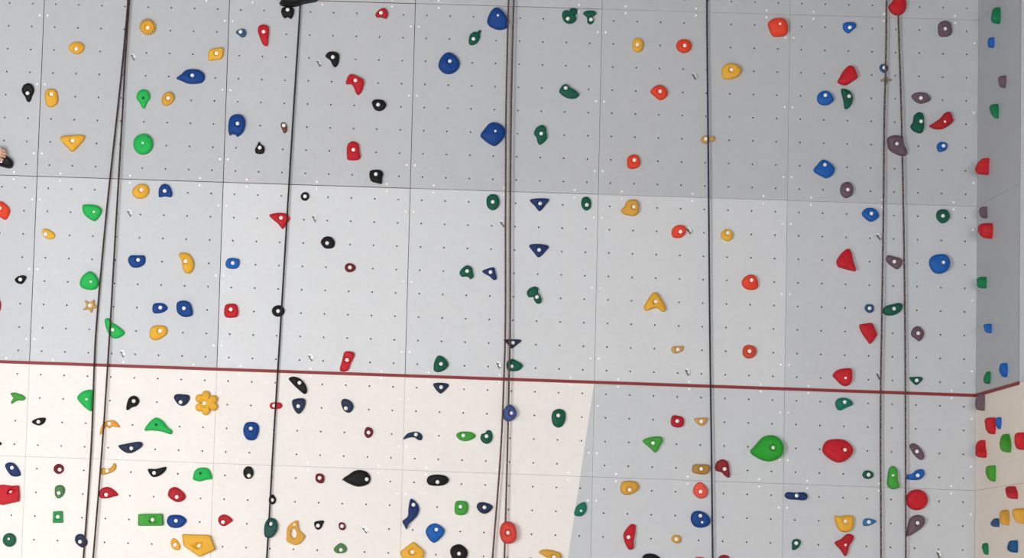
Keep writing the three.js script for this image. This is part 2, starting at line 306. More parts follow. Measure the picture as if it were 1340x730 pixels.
{c:'black',at:[-0.684,4.207],h:26,b:[0,0],o:[28,1,25,12,19,21,10,26,-1,28,-11,26,-20,19,-26,10,-28,-1,-25,-12,-19,-21,-10,-26,1,-28,11,-26,20,-19,26,-10],
 l:'small black ring hold below the seam next to a silver hanger'},
{c:'blue',at:[0.527,4.656],h:57,b:[12,15],o:[-59,-38,-23,-64,12,-78,41,-60,75,-13,82,22,53,62,8,78,-26,69,-55,33,-82,-11],bt:1,
 l:'large dark blue diamond-shaped hold touching the brown rope pair'},
{c:'dkgreen',at:[0.837,4.661],h:38,b:[2,7],o:[-27,-17,-16,-52,-3,-65,19,-51,43,-20,37,15,31,50,6,65,-28,48,-43,8],
 l:'dark green diamond-shaped hold beside the brown rope pair'},
{c:'dkgreen',at:[0.538,4.209],h:36,b:[-2,0],o:[-31,-37,2,-53,28,-40,42,-5,29,43,-6,53,-35,38,-42,3],
 l:'dark green oval hold beside the brown rope pair below a panel seam'},
{c:'navy2',at:[0.839,4.201],h:32,b:[4,8],o:[-28,-9,1,-41,12,-36,41,3,62,32,55,41,-62,30],
 l:'navy downward triangle hold between the green oval and the green knob'},
{c:'dkgreen',at:[1.140,4.219],h:28,b:[5,-9],o:[-20,-30,4,-45,29,-28,31,23,10,45,-20,39,-31,4],
 l:'small dark green knob hold beside a seam, next to the navy triangle'},
{c:'orange',at:[1.442,4.504],h:34,b:[4,9],o:[-34,-40,-3,-47,35,-31,41,6,25,41,-4,47,-36,29,-41,-7],
 l:'round orange-red hold above the yellow boot-shaped hold'},
{c:'tan',at:[1.920,4.665],h:26,b:[-14,2],o:[-37,-22,-9,-26,10,-11,40,-10,47,14,34,25,10,15,-5,26,-35,18,-47,-2],
 l:'tiny tan hold crossed by the single dark rope'},
{c:'gold',at:[1.424,4.202],h:41,b:[23,4],o:[-43,-40,-8,-51,31,-53,55,-33,57,12,44,46,9,53,-22,39,-34,9,-57,-17],
 l:'yellow boot-shaped hold just below a panel seam'},
{c:'blue2',at:[2.673,4.496],h:44,b:[0,25],o:[-15,-49,19,-60,54,-37,68,4,18,53,-12,60,-41,31,-68,-13],
 l:'blue four-cornered hold above the purple-grey oval'},
{c:'purple',at:[2.819,4.364],h:36,b:[5,0],o:[41,1,38,22,29,38,15,50,-1,53,-16,48,-30,37,-38,19,-41,-1,-38,-22,-29,-38,-15,-50,1,-53,16,-48,30,-37,38,-19],
 l:'purple-grey oval hold below the blue four-cornered hold'},
{c:'blue2',at:[2.973,4.207],h:36,b:[4,6],o:[-27,-30,3,-46,32,-35,54,-8,36,32,-3,46,-37,34,-54,2],
 l:'blue oval hold below the purple-grey oval, beside the rope'},
{c:'dkgreen',at:[3.268,4.820],h:40,b:[21,6],o:[-18,-60,27,-69,41,-41,43,14,35,59,11,69,-19,48,-28,2,-43,-29],
 l:'dark green upright cone-shaped hold beside the long red wedge'},
{c:'darkred',at:[3.423,4.838],h:42,b:[17,-11],o:[-50,-55,4,-57,53,-28,77,-2,70,22,52,57,23,51,-7,15,-56,-22,-77,-37],bt:1,
 l:'long dark red wedge hold beside the dark green cone'},
{c:'purple',at:[3.139,4.663],h:60,b:[-7,9],o:[-60,9,-50,-26,-15,-50,29,-66,57,-63,63,-33,43,7,33,47,3,66,-41,62,-63,44],
 l:'purple-grey ear-shaped hold between the two spread ropes'},
{c:'blue2',at:[3.429,4.666],h:26,b:[8,5],o:[-21,-32,9,-29,30,-13,33,20,8,32,-21,26,-33,0],
 l:'small blue round hold below the long dark red wedge'},
{c:'dkgreen',at:[3.439,4.212],h:33,b:[-3,1],o:[-32,-27,-3,-46,27,-33,43,2,26,37,-3,46,-33,35,-43,0],
 l:'dark green ring hold above the big round blue hold'},
{c:'orange',at:[-2.662,4.050],h:41,b:[-13,12],o:[-42,-24,-11,-44,30,-60,55,4,16,48,-15,60,-55,46],
 l:'orange-red angular hold below the hand-gripped black hold'},
{c:'red',at:[-2.662,3.424],h:26,b:null,o:[22,1,20,19,14,35,7,45,-2,48,-10,44,-17,33,-21,18,-22,-1,-20,-19,-14,-35,-7,-45,2,-48,10,-44,17,-33,21,-18],
 l:'red oval hold on the grey wall below the black almond hold'},
{c:'green',at:[-2.070,4.053],h:43,b:[13,3],o:[-57,-3,-21,-37,20,-53,49,-24,64,17,36,46,-44,53,-64,48],bt:1,
 l:'bright green angular hold beside the rope pair just below a panel seam'},
{c:'yellow',at:[-2.348,3.905],h:26,b:[-20,-2],o:[-34,-14,2,-33,32,-30,43,-12,25,13,-21,33,-39,29,-43,10],
 l:'small yellow drop-shaped hold beside a seam, next to the green angular hold'},
{c:'black',at:[-2.520,3.600],h:26,b:[-1,-1],o:[-19,-25,11,-28,31,-5,38,20,14,28,-20,18,-38,-4],
 l:'small black almond hold on the grey wall beside a panel seam'},
{c:'green',at:[-2.070,3.607],h:46,b:[11,-9],o:[-59,-35,-39,-52,17,-60,46,-51,63,-16,54,14,28,48,-3,60,-27,47,-51,21,-63,-15],bt:1,
 l:'bright green rounded hold above the tan starfish hold'},
{c:'tan',at:[-2.058,3.440],h:25,b:[-2,4],o:[-26,-1,-47,-24,-7,-24,8,-43,20,-17,47,-9,27,15,23,43,-7,24,-37,38],kind:'disc',
 l:'small tan starfish-shaped hold under the green rounded hold'},
{c:'green',at:[-1.893,3.300],h:34,b:[-14,-10],o:[-58,6,-30,-48,5,-66,55,-45,66,-24,19,17,-25,41,-48,66,-66,57],
 l:'bright green fin-shaped hold behind the rope above the red line'},
{c:'blue',at:[-1.766,3.743],h:37,b:[9,10],o:[-34,-34,6,-40,50,-17,57,14,48,39,3,40,-46,35,-57,5],
 l:'blue flat-topped oval hold beside the rope pair on the grey wall'},
{c:'yellow',at:[-1.443,3.742],h:41,b:[-4,11],o:[-34,23,-26,-12,-16,-47,9,-68,39,-55,52,-4,35,40,5,66,-35,68,-52,54],
 l:'yellow parrot-beak hold above the pair of blue holds'},
{c:'blue2',at:[-1.141,3.752],h:31,b:[1,1],o:[-36,-28,14,-36,37,-25,46,10,42,25,2,36,-33,28,-46,-3],
 l:'small bright blue hold above the red square hold'},
{c:'blue',at:[-1.603,3.444],h:31,b:[2,2],o:[-41,-33,4,-33,33,-21,50,-1,31,26,-4,33,-43,24,-50,-6],
 l:'small blue lozenge hold, the flatter of two blue neighbours above a yellow hold'},
{c:'blue',at:[-1.443,3.445],h:41,b:[-4,1],o:[-42,-31,-6,-53,33,-51,53,-38,52,-8,30,41,-10,53,-49,39,-53,-2],
 l:'blue rounded hold, the larger of two blue neighbours above a yellow hold'},
{c:'red',at:[-1.139,3.442],h:36,b:[-4,7],o:[-32,-44,38,-39,45,-25,41,24,25,44,-35,39,-44,22,-45,-28],
 l:'red rounded square hold below the small bright blue hold'},
{c:'black',at:[-0.834,3.451],h:31,b:[-1,-2],o:[42,1,38,16,29,28,15,36,-1,38,-17,34,-30,26,-39,13,-42,-1,-38,-16,-29,-28,-15,-36,1,-38,17,-34,30,-26,39,-13],
 l:'black ring hold crossed by the single black rope'},
{c:'yellow',at:[-1.608,3.281],h:40,b:[10,12],o:[-50,-36,-15,-49,27,-30,58,1,50,39,-2,49,-44,36,-58,-8],
 l:'yellow shell-shaped hold under the two blue neighbours'},
{c:'black',at:[-0.526,3.910],h:32,b:[-5,-6],o:[-34,-23,-13,-39,36,-33,46,-2,29,29,-6,39,-35,25,-46,0],
 l:'black lumpy ring hold above the tiny maroon ring on the grey wall'},
{c:'maroon',at:[-0.376,3.751],h:26,b:[-2,-1],o:[-20,-28,15,-28,36,-7,27,16,-1,28,-26,21,-36,-3],
 l:'tiny maroon ring hold below the black lumpy ring on the grey wall'},
{c:'dkgreen',at:[0.379,3.745],h:32,b:[2,6],o:[-31,-29,8,-30,28,-45,46,-26,42,-7,31,33,1,45,-28,26,-46,-5],
 l:'dark green three-cornered hold next to the sideways navy triangle'},
{c:'navy2',at:[0.526,3.741],h:28,b:[7,9],o:[5,-20,30,-41,47,-36,39,11,28,41,-11,33,-47,13],
 l:'small navy triangle hold pointing sideways beside the brown rope pair'},
{c:'navy2',at:[0.843,3.898],h:34,b:[0,7],o:[-30,-12,-4,-40,10,-35,44,1,63,28,53,40,-63,37],
 l:'navy downward triangle hold above the green figure-eight hold'},
{c:'dkgreen',at:[0.820,3.611],h:34,b:[16,-14],o:[-35,-15,-5,-14,0,-34,20,-55,40,-53,49,-33,39,-8,24,16,23,46,-2,55,-36,39,-49,14],
 l:'dark green figure-eight hold below the navy triangle'},
{c:'orange',at:[1.743,4.056],h:33,b:[9,-2],o:[-37,-36,-9,-43,25,-34,46,2,39,32,-1,43,-35,25,-46,-6],
 l:'round orange-red hold touching a silver hanger'},
{c:'yellow',at:[2.052,4.044],h:29,b:[6,12],o:[-35,-18,-13,-34,17,-39,38,-15,36,20,6,39,-24,28,-38,2],
 l:'small round yellow hold beside the single dark rope on the grey wall'},
{c:'yellow',at:[1.596,3.593],h:45,b:[3,-1],o:[-55,-60,-11,-45,19,-42,49,-61,66,-61,70,-33,47,6,17,55,-8,61,-32,34,-56,-7,-70,-42],
 l:'yellow upright triangle hold with a hollowed base on the grey wall'},
{c:'red',at:[2.821,3.908],h:46,b:null,o:[-52,-46,-23,-57,36,-70,61,-72,45,-8,30,56,15,72,-5,65,-43,24,-61,-12],
 l:'red shark-fin hold without visible bolt below the blue oval'},
{c:'orange',at:[2.206,3.741],h:39,b:[7,12],o:[-44,-29,-14,-48,25,-49,50,-36,52,-6,34,39,-1,49,-35,31,-52,1],
 l:'orange rounded hold above the orange-red ring'},
{c:'steel',at:[2.972,3.596],h:26,b:[1,1],o:[-16,-19,5,-29,27,-15,27,20,0,29,-20,23,-27,-2],
 l:'tiny blue ring hold above the red pointed hold, beside the rope'},
{c:'red',at:[2.968,3.434],h:42,b:null,o:[-42,5,-8,-43,12,-67,46,-26,56,-6,40,33,21,67,-28,62,-56,54],
 l:'red hold with a downward point under the tiny blue ring'},
{c:'purple',at:[3.128,3.901],h:33,b:[0,4],o:[-32,-12,-2,-33,23,-44,47,-16,49,19,-8,39,-42,44,-49,11],
 l:'small purple-grey angular hold between the two spread ropes'},
{c:'blue2',at:[3.419,3.900],h:49,b:[20,9],o:[-39,-52,6,-63,49,-40,66,11,44,58,-10,63,-54,42,-66,6],
 l:'big round bright blue hold near the inside corner'},
{c:'dkgreen',at:[3.122,3.597],h:37,b:[6,2],o:[-56,-31,-32,-41,12,-37,51,-10,63,25,46,41,2,33,-47,16,-63,-9],
 l:'dark green tilted oval hold between the two spread ropes'},
{c:'purple',at:[3.282,3.444],h:31,b:[3,2],o:[-32,-19,-15,-31,14,-48,40,-12,40,17,6,48,-24,37,-40,-3],
 l:'purple-grey ring hold below the big round blue hold'},
{c:'leaf',at:[-2.505,2.823],h:30,b:null,o:[-32,0,-46,-30,-36,-37,-21,-25,3,-14,38,-12,50,3,32,22,1,31,-29,37,-50,29],
 l:'small leaf-green three-armed hold on the cream wall below the red line'},
{c:'green',at:[-2.070,2.825],h:42,b:[12,6],o:[-29,-16,17,-57,45,-68,50,2,50,66,12,68,-32,44,-50,13],bt:1,
 l:'bright green half-oval hold cut straight along the rope on the cream wall'},
{c:'black',at:[-1.756,2.820],h:31,b:[5,11],o:[-29,-47,-5,-30,25,-19,41,7,33,34,7,47,-17,40,-33,19,-41,-46],
 l:'black tadpole-shaped hold below the red line on the cream wall'},
{c:'black',at:[-2.364,2.678],h:26,b:[-1,-3],o:[-18,-23,12,-25,41,-2,45,23,15,25,-24,14,-45,-5],
 l:'small black almond hold on the cream wall below the leaf-green hold'},
{c:'tan2',at:[-1.898,2.653],h:25,b:[-6,26],o:[-49,-33,-35,-2,-21,8,-6,-6,14,9,39,5,64,6,27,47,-8,48,-42,32,-62,-8,-64,-48],
 l:'small orange-tan wing-shaped hold behind the rope on the cream wall'},
{c:'black',at:[-2.619,2.523],h:26,b:null,o:[-20,-16,10,-10,21,3,4,16,-21,13],
 l:'small black hold at the cream wall above the blue four-cornered hold'},
{c:'navy',at:[-1.762,2.530],h:37,b:[7,-6],o:[-38,-30,4,-37,54,-10,79,17,70,37,-40,21,-79,8],
 l:'navy boat-shaped hold under the black tadpole hold'},
{c:'navy',at:[-1.440,2.849],h:33,b:[-7,-14],o:[-24,-27,6,-38,31,-26,52,10,46,32,9,38,-41,35,-52,16],
 l:'navy half-round hold beside the yellow flower'},
{c:'yellow',at:[-1.279,2.835],h:50,b:[-14,-3],o:[58,2,64,7,68,12,70,17,71,22,71,28,70,33,69,38,66,42,62,46,58,49,53,51,47,52,41,52,34,50,26,44,15,32,21,49,20,58,18,65,15,70,11,74,6,77,1,78,-4,79,-9,79,-14,78,-19,76,-23,73,-27,69,-30,64,-32,57,-33,51,-40,54,-46,54,-52,54,-57,52,-62,49,-66,46,-69,42,-71,37,-73,32,-73,27,-72,21,-70,16,-67,11,-62,6,-53,2,-37,-1,-55,-5,-62,-10,-67,-15,-70,-21,-71,-26,-71,-32,-70,-37,-68,-42,-66,-46,-62,-50,-58,-53,-53,-55,-48,-57,-42,-57,-36,-55,-29,-53,-28,-60,-26,-66,-23,-70,-18,-74,-14,-77,-9,-79,-4,-79,1,-79,6,-78,11,-75,16,-72,19,-68,22,-62,24,-55,23,-46,18,-30,30,-44,38,-48,45,-49,51,-49,56,-47,61,-45,65,-41,68,-37,71,-33,72,-28,73,-22,72,-17,71,-12,68,-7,64,-2],kind:'disc',
 l:'yellow flower-shaped hold with six petals on the cream wall'},
{c:'green',at:[-1.585,2.677],h:44,b:[-15,5],o:[-42,-32,26,-38,86,-52,90,-30,67,-14,23,35,-20,52,-61,20,-90,-33],bt:2,
 l:'bright green arched hold without a bright bolt on the cream wall'},
{c:'blue',at:[-0.985,2.662],h:43,b:[-2,18],o:[-26,-51,4,-59,29,-52,48,-16,49,38,25,59,-29,57,-46,35,-49,-10],
 l:'blue barrel-shaped hold on the cream wall'},
{c:'red',at:[-0.829,2.834],h:26,b:[-12,0],o:[-32,-19,-4,-22,30,-16,41,3,29,19,-6,22,-35,16,-41,-2],
 l:'small red pill-shaped hold crossed by the single black rope'},
{c:'red',at:[-0.376,3.140],h:38,b:[-3,6],o:[4,-62,22,-17,45,39,40,55,5,64,-19,59,-35,1,-45,-64],
 l:'red slanted bar hold standing on the red line'},
{c:'black',at:[-0.691,2.971],h:35,b:[9,16],o:[-40,14,-5,-19,47,-55,61,-39,45,12,1,49,-41,55,-61,42],
 l:'black comma-shaped hold just below the red line'},
{c:'navy',at:[-0.682,2.835],h:34,b:[-3,0],o:[-27,-25,2,-49,29,-23,44,20,38,49,-21,49,-44,34],
 l:'navy shield-shaped hold under the black comma-shaped hold'},
{c:'navy',at:[-0.370,2.849],h:31,b:[-7,-16],o:[-32,-6,-14,-35,16,-44,38,-23,39,11,9,40,-26,44,-39,24],
 l:'navy rounded hold below the red slanted bar'},
{c:'maroon',at:[-0.224,2.681],h:26,b:[-2,0],o:[-27,-15,-7,-35,17,-24,28,6,16,29,-14,35,-28,14],
 l:'small maroon ring hold below and beside the navy rounded hold on the cream wall'},
{c:'navy',at:[0.060,2.670],h:28,b:[19,9],o:[-30,-14,10,-10,35,-25,55,-26,62,-1,38,25,-1,26,-40,10,-62,-25],
 l:'navy crescent hold on the cream wall'},
{c:'dkgreen',at:[0.231,3.142],h:36,b:[-3,-1],o:[-17,-54,33,-29,46,2,14,44,-20,54,-41,25,-46,-43],
 l:'dark green drop-shaped hold resting on the red line'},
{c:'navy',at:[0.233,2.983],h:26,b:[0,8],o:[-4,-33,18,-20,51,23,42,33,-51,28],
 l:'small navy downward triangle hold just below the red line'},
{c:'navy',at:[0.686,3.288],h:26,b:[2,7],o:[-32,0,-6,-29,28,-6,57,21,57,27,-32,29,-57,24],
 l:'small navy triangle hold behind the brown rope pair above the red line'},
{c:'dkgreen',at:[0.703,3.151],h:34,b:[-19,-9],o:[-40,-34,-5,-40,34,-31,53,-4,43,11,13,28,-17,40,-41,28,-53,2],
 l:'dark green pear-shaped hold at the rope pair just above the red line'},
{c:'slate',at:[0.681,2.839],h:75,b:[5,-2],o:[-39,-38,-9,-55,30,-35,44,0,28,34,-2,55,-31,37,-44,2],
 l:'slate blue rounded hold over the brown rope on the cream wall'},
{c:'dkgreen',at:[0.994,2.817],h:39,b:[-4,17],o:[-32,-44,2,-61,27,-47,45,3,36,47,0,61,-34,45,-45,10],
 l:'dark green egg-shaped hold near the slanted edge of the cream paint'},
{c:'leaf',at:[0.402,2.679],h:32,b:[-19,4],o:[-42,-22,-2,-31,37,-19,63,5,41,26,-4,31,-43,26,-63,7],
 l:'leaf-green eye-shaped hold beside the dark green ring on the cream wall'},
{c:'dkgreen',at:[0.533,2.680],h:31,b:[0,4],o:[-30,-27,-5,-44,19,-40,38,-15,38,20,22,44,3,43,-7,28,-31,17,-38,-8],
 l:'dark green ring hold beside the leaf-green eye-shaped hold'},
{c:'tan',at:[1.749,3.287],h:26,b:[0,1],o:[-22,-24,17,-16,39,5,36,24,-3,23,-32,19,-39,-3],
 l:'tiny tan hold above the red line near a silver hanger'},
{c:'darkred',at:[1.754,2.823],h:31,b:[-1,2],o:[-28,-30,16,-38,39,-25,40,24,5,38,-29,37,-40,-8],
 l:'small red square hold next to a tan triangle hold below the red line'},
{c:'tan',at:[1.904,2.826],h:26,b:[4,3],o:[-21,-11,8,-26,37,1,42,26,-12,24,-42,18],
 l:'small tan downward triangle hold next to the red square hold'},
{c:'leaf',at:[1.600,2.669],h:38,b:[1,9],o:[-13,-25,19,-51,45,-11,64,31,52,51,-23,45,-64,23],
 l:'green downward triangle hold on the lower grey wall'},
{c:'orange2',at:[2.210,3.290],h:33,b:[-1,2],o:[-36,-30,-6,-44,28,-33,44,3,32,32,-3,44,-32,35,-44,5],
 l:'orange-red ring hold a little above the red line'},
{c:'red',at:[2.806,3.146],h:44,b:[15,-7],o:[-44,-13,-9,-47,25,-57,54,-35,61,25,53,57,9,57,-39,41,-61,6],bt:1,
 l:'red rounded wedge hold resting just above the red line'},
{c:'teal',at:[2.818,2.973],h:34,b:[2,12],o:[-50,-18,-39,-37,-19,-41,20,-20,55,-4,49,20,4,41,-39,32,-55,7],
 l:'teal green hold just below the red line under the red rounded wedge'},
{c:'dkgreen',at:[3.277,3.138],h:26,b:[2,3],o:[-17,-15,3,-26,22,-11,43,14,36,26,-12,26,-43,21],
 l:'small dark green downward triangle hold just above the red line near the corner'},
{c:'navy2',at:[-2.519,2.360],h:33,b:[-5,11],o:[-33,-14,-2,-43,52,-36,40,4,4,42,-36,43,-52,25],
 l:'dark blue four-cornered hold above the large red five-sided hold'},
{c:'red',at:[-2.547,2.194],h:59,b:[24,23],o:[-71,-59,-26,-66,33,-50,80,-39,81,1,73,65,24,60,-26,66,-81,59],kind:'facet',
 l:'large red five-sided hold on the cream wall'},
{c:'forest',at:[-2.522,1.905],h:34,b:[-3,6],o:[44,2,40,19,29,33,15,42,-2,45,-18,41,-32,31,-41,16,-44,-2,-40,-19,-29,-33,-15,-42,2,-45,18,-41,32,-31,41,-16],bt:1,
 l:'dark green round dome hold on the cream wall below the large red hold'},
{c:'maroon',at:[-2.221,2.375],h:26,b:[7,-5],o:[34,1,31,14,23,24,12,31,-1,33,-14,30,-25,22,-32,11,-34,-1,-31,-14,-23,-24,-12,-31,1,-33,14,-30,25,-22,32,-11],
 l:'small maroon round hold above the sage green hold'},
{c:'sage',at:[-2.208,2.228],h:29,b:[-6,-9],o:[-28,-29,-10,-44,19,-28,33,2,27,32,-3,44,-31,30,-33,-5],
 l:'small sage green hold between the maroon round hold and the green square'},
{c:'mid',at:[-2.213,2.065],h:31,b:[-1,0],o:[34,-37,28,40,-34,34,-33,-40],kind:'facet',
 l:'small green square hold below the sage green hold'},
{c:'navy',at:[-2.058,1.917],h:31,b:[-6,-7],o:[-35,-12,-15,-33,15,-44,41,-21,38,8,2,44,-32,35,-41,10],
 l:'dark navy oval hold touching the rope low on the cream wall'},
{c:'gold',at:[-1.899,2.386],h:26,b:[-8,-12],o:[-43,-38,-9,-34,30,-16,49,4,48,34,33,38,19,13,-10,2,-40,6,-49,-14],
 l:'small yellow hook-shaped hold beside the rope above the red half-dome'},
{c:'darkred',at:[-1.892,2.233],h:35,b:[-15,-14],o:[-54,-34,-9,-37,30,-26,64,-13,28,24,-12,37,-51,21,-64,-9],
 l:'dark red half-dome hold beside the rope on the cream wall'},
{c:'black',at:[-1.583,2.379],h:30,b:[-19,-8],o:[-52,-10,-27,-34,3,-31,42,-6,60,24,58,34,-9,19,-60,15],
 l:'black half-moon hold with a straight top on the cream wall'},
{c:'green',at:[-1.288,2.371],h:39,b:[-14,7],o:[-59,-34,-19,-44,30,-31,62,-25,37,39,-22,44,-51,24,-62,-31],bt:2,
 l:'bright green blocky hold with a dark bolt hole on the cream wall'},
{c:'black',at:[-0.993,2.395],h:29,b:[4,-19],o:[34,1,30,17,23,30,12,39,-1,41,-14,38,-25,28,-32,15,-34,-1,-30,-17,-23,-30,-12,-39,1,-41,14,-38,25,-28,32,-15],
 l:'black upright oval hold on the cream wall'},
{c:'darkred',at:[-1.450,2.237],h:38,b:[0,-17],o:[-36,-31,9,-49,48,-33,58,-8,31,26,-14,49,-48,33,-58,-7],
 l:'dark red rounded hold above the green rectangle and the blue oval'},
{c:'leaf',at:[-1.612,2.069],h:50,b:[11,-1],o:[83,-36,75,43,-83,34,-82,-43],kind:'facet',
 l:'green rectangular bar hold beside the blue oval on the cream wall'},
{c:'blue',at:[-1.445,2.064],h:39,b:[-5,3],o:[-44,-35,1,-43,40,-28,64,8,37,36,-7,43,-51,33,-64,-2],
 l:'blue pointed oval hold at the end of the green rectangle'},
{c:'darkred',at:[-1.131,2.082],h:30,b:[-15,-12],o:[-33,-29,-8,-38,31,-15,47,1,29,23,-11,38,-40,24,-47,-3],
 l:'small dark red hold beyond the blue pointed oval, above the yellow pentagon'},
{c:'yellow',at:[-1.447,1.918],h:26,b:[-3,-6],o:[-26,-17,-7,-36,23,-38,32,-15,11,24,-15,38,-32,17],
 l:'tiny yellow ring hold beside the large yellow pentagon'},
{c:'yellow',at:[-1.298,1.912],h:66,b:[1,2],o:[-98,-3,8,-72,110,-20,72,72,-110,71],kind:'facet',
 l:'large yellow five-sided volume below the blue pointed oval'},
{c:'black',at:[-0.832,2.228],h:26,b:[-3,-4],o:[3,-32,21,-17,22,8,1,32,-18,21,-22,-18],
 l:'tiny black hold touching the single rope above the dark teal oval'},
{c:'tealdark',at:[-0.836,2.044],h:50,b:[-3,26],o:[-35,-58,4,-63,38,-24,44,25,25,59,-14,63,-38,32,-44,-27],
 l:'dark teal oval hold over the single rope on the cream wall'},
{c:'maroon',at:[-0.532,2.374],h:26,b:[-1,3],o:[-20,-21,5,-32,26,-24,28,16,8,32,-22,27,-28,-1],
 l:'small maroon ring hold beside the large black leaf hold'},
{c:'black',at:[-0.293,2.384],h:50,b:[63,-5],o:[-37,-42,17,-54,76,-33,89,2,69,39,24,54,-15,48,-54,21,-89,-9],
 l:'large black leaf-shaped hold with one pointed end on the cream wall'},
{c:'gold',at:[-0.675,2.020],h:46,b:[-10,51],o:[-57,-55,11,-78,58,-23,20,20,6,78,-52,37,-58,-22],hole:[-33,-2,-16,32,7,-11,-7,-37,-28,-26],
 l:'golden frame-shaped hold with an open middle on the cream wall'},
{c:'black',at:[-0.527,2.073],h:26,b:[-7,-3],o:[-28,-10,-11,-29,9,-24,27,11,32,29,-22,24,-32,14],
 l:'tiny black pointed hold between the golden frame and a tiny maroon ring'},
{c:'maroon',at:[-0.378,2.072],h:26,b:[-1,0],o:[-13,-21,12,-24,23,-2,11,22,-14,24,-23,11],
 l:'tiny maroon ring hold above the green dome on the cream wall'},
{c:'sage',at:[-0.385,1.932],h:26,b:[3,-12],o:[-25,-32,29,-28,43,-8,32,16,2,32,-22,19,-43,-11],
 l:'small green dome hold under the tiny maroon ring'},
{c:'navy2',at:[0.061,2.166],h:42,b:[14,60],o:[-39,-77,-26,-99,-13,-66,9,-45,40,-10,53,35,40,69,-2,99,-16,42,-21,-17,-53,-48],
 l:'navy fish-shaped hold above the yellow pentagon on the cream wall'},
{c:'black',at:[0.228,2.390],h:39,b:[-2,-12],o:[-57,-30,-12,-37,47,-27,71,0,59,24,-5,37,-59,23,-71,-6],
 l:'black pill-shaped hold on the cream wall'},
{c:'blue2',at:[0.219,2.050],h:43,b:[7,22],o:[-27,-51,-1,-62,56,-6,60,24,4,62,-38,49,-60,6],
 l:'bright blue six-sided hold beside the navy fish-shaped hold'},
{c:'yellow',at:[0.075,1.920],h:54,b:[0,2],o:[-47,-70,62,-66,79,10,5,70,-79,0],kind:'facet',
 l:'yellow pentagon hold directly below the navy fish-shaped hold'},
{c:'black',at:[0.375,1.928],h:41,b:[0,-5],o:[-29,-49,22,-56,56,-13,53,21,7,56,-40,42,-56,8],
 l:'black round hold low on the cream wall below the bright blue six-sided hold'},
{c:'leaf',at:[0.382,2.216],h:34,b:[-5,8],o:[-29,-41,6,-45,37,-29,38,40,-26,45,-36,37,-38,-31],
 l:'green rounded square hold next to the navy drop on the cream wall'},
{c:'navy',at:[0.534,2.222],h:31,b:[-3,4],o:[-30,-27,0,-37,29,-24,52,11,-2,37,-41,32,-52,7],
 l:'navy drop-shaped hold between the green square and the rope pair'},
{c:'redor',at:[0.687,2.070],h:80,b:[-5,-2],o:[-49,-27,-31,-61,9,-72,47,-48,54,-4,35,54,-5,72,-39,56,-54,7],
 l:'red upright oval hold over the brown rope low on the cream wall'},
{c:'teal',at:[1.147,2.238],h:29,b:[2,-12],o:[8,-45,37,-10,28,45,-22,21,-37,-38],bt:1,
 l:'small teal hold on the slanted edge between cream and grey paint'},
{c:'gold',at:[0.959,1.928],h:37,b:[24,-5],o:[-19,-11,15,-43,73,-16,64,22,30,36,-37,43,-73,24],
 l:'yellow wavy hold low on the cream wall near the slanted paint edge'},
{c:'ochre',at:[1.910,2.522],h:34,b:[2,1],o:[-50,-22,-22,-31,36,-31,54,-13,52,26,-4,31,-48,25,-54,-7],
 l:'gold brick-shaped hold beside the single dark rope on the lower grey wall'},
{c:'maroon2',at:[2.048,2.532],h:36,b:[13,-4],o:[-38,-17,-4,-26,21,-49,45,-58,45,-4,34,40,4,58,-34,42,-45,2],
 l:'dark maroon hold across the rope from the gold brick-shaped hold'},
{c:'gold',at:[1.459,2.385],h:39,b:[-3,-13],o:[-52,-34,-17,-46,36,-26,60,4,40,38,-9,46,-48,35,-60,0],
 l:'yellow rounded hold below the green downward triangle'},
{c:'coral',at:[1.911,2.386],h:36,b:[-1,-9],o:[-30,-38,0,-53,29,-45,48,-10,28,33,-7,53,-36,31,-48,-9],
 l:'coral red oval hold between the gold brick and the blue two-hole hold'},
{c:'blue',at:[1.914,2.200],h:43,b:[-4,22],o:[-40,-43,4,-54,53,-34,62,0,27,43,-22,54,-51,40,-62,0],b2:[7,-19],
 l:'blue rounded hold with two pale bolt holes below the coral oval'},
{c:'red',at:[1.462,2.072],h:41,b:[-7,-3],o:[-34,-15,-24,-44,1,-82,25,-78,29,-27,38,32,37,76,12,82,-26,39,-38,10],
 l:'tall thin red hold on the lower grey wall'},
{c:'gold',at:[1.761,2.068],h:26,b:[1,-1],o:[-7,-25,22,-24,30,2,17,24,-13,25,-30,0],
 l:'tiny yellow ring hold beside the blue two-hole hold'},
{c:'black',at:[1.616,1.926],h:39,b:null,o:[-59,-26,0,-43,68,-11,43,22,-2,43,-50,38,-68,18],
 l:'black hold low on the grey wall below the tall thin red hold'},
{c:'coral',at:[1.915,1.937],h:26,b:null,o:[-17,-24,32,-12,27,17,-3,24,-32,15],
 l:'coral hold low on the grey wall below the blue two-hole hold'},
{c:'maroon2',at:[2.069,1.948],h:26,b:null,o:[-25,-29,23,-27,37,7,18,29,-16,28,-37,9],
 l:'dark red hold low on the grey wall beside the single dark rope'},
{c:'green2',at:[2.331,2.671],h:68,b:[32,4],o:[-48,-70,19,-84,85,-53,106,-2,83,56,33,84,-25,72,-75,17,-106,-27],
 l:'biggest green hold, a smooth pear shape on the lower grey wall'},
{c:'red',at:[2.782,2.670],h:63,b:[40,7],o:[-66,-42,9,-75,76,-37,97,14,49,68,-26,75,-76,58,-97,-2],
 l:'biggest red hold, a smooth boulder below the teal hold'},
{c:'dkgreen',at:[2.976,2.525],h:26,b:[3,-1],o:[-21,-23,8,-27,32,-13,34,11,8,27,-22,22,-34,-1],
 l:'small dark green ring hold beside the rope on the lower grey wall'},
{c:'navy2',at:[2.521,2.371],h:33,b:[1,3],o:[-56,-18,13,-24,61,-22,73,3,56,24,-8,22,-61,21,-73,1],
 l:'navy bar-shaped hold on the lower grey wall'},
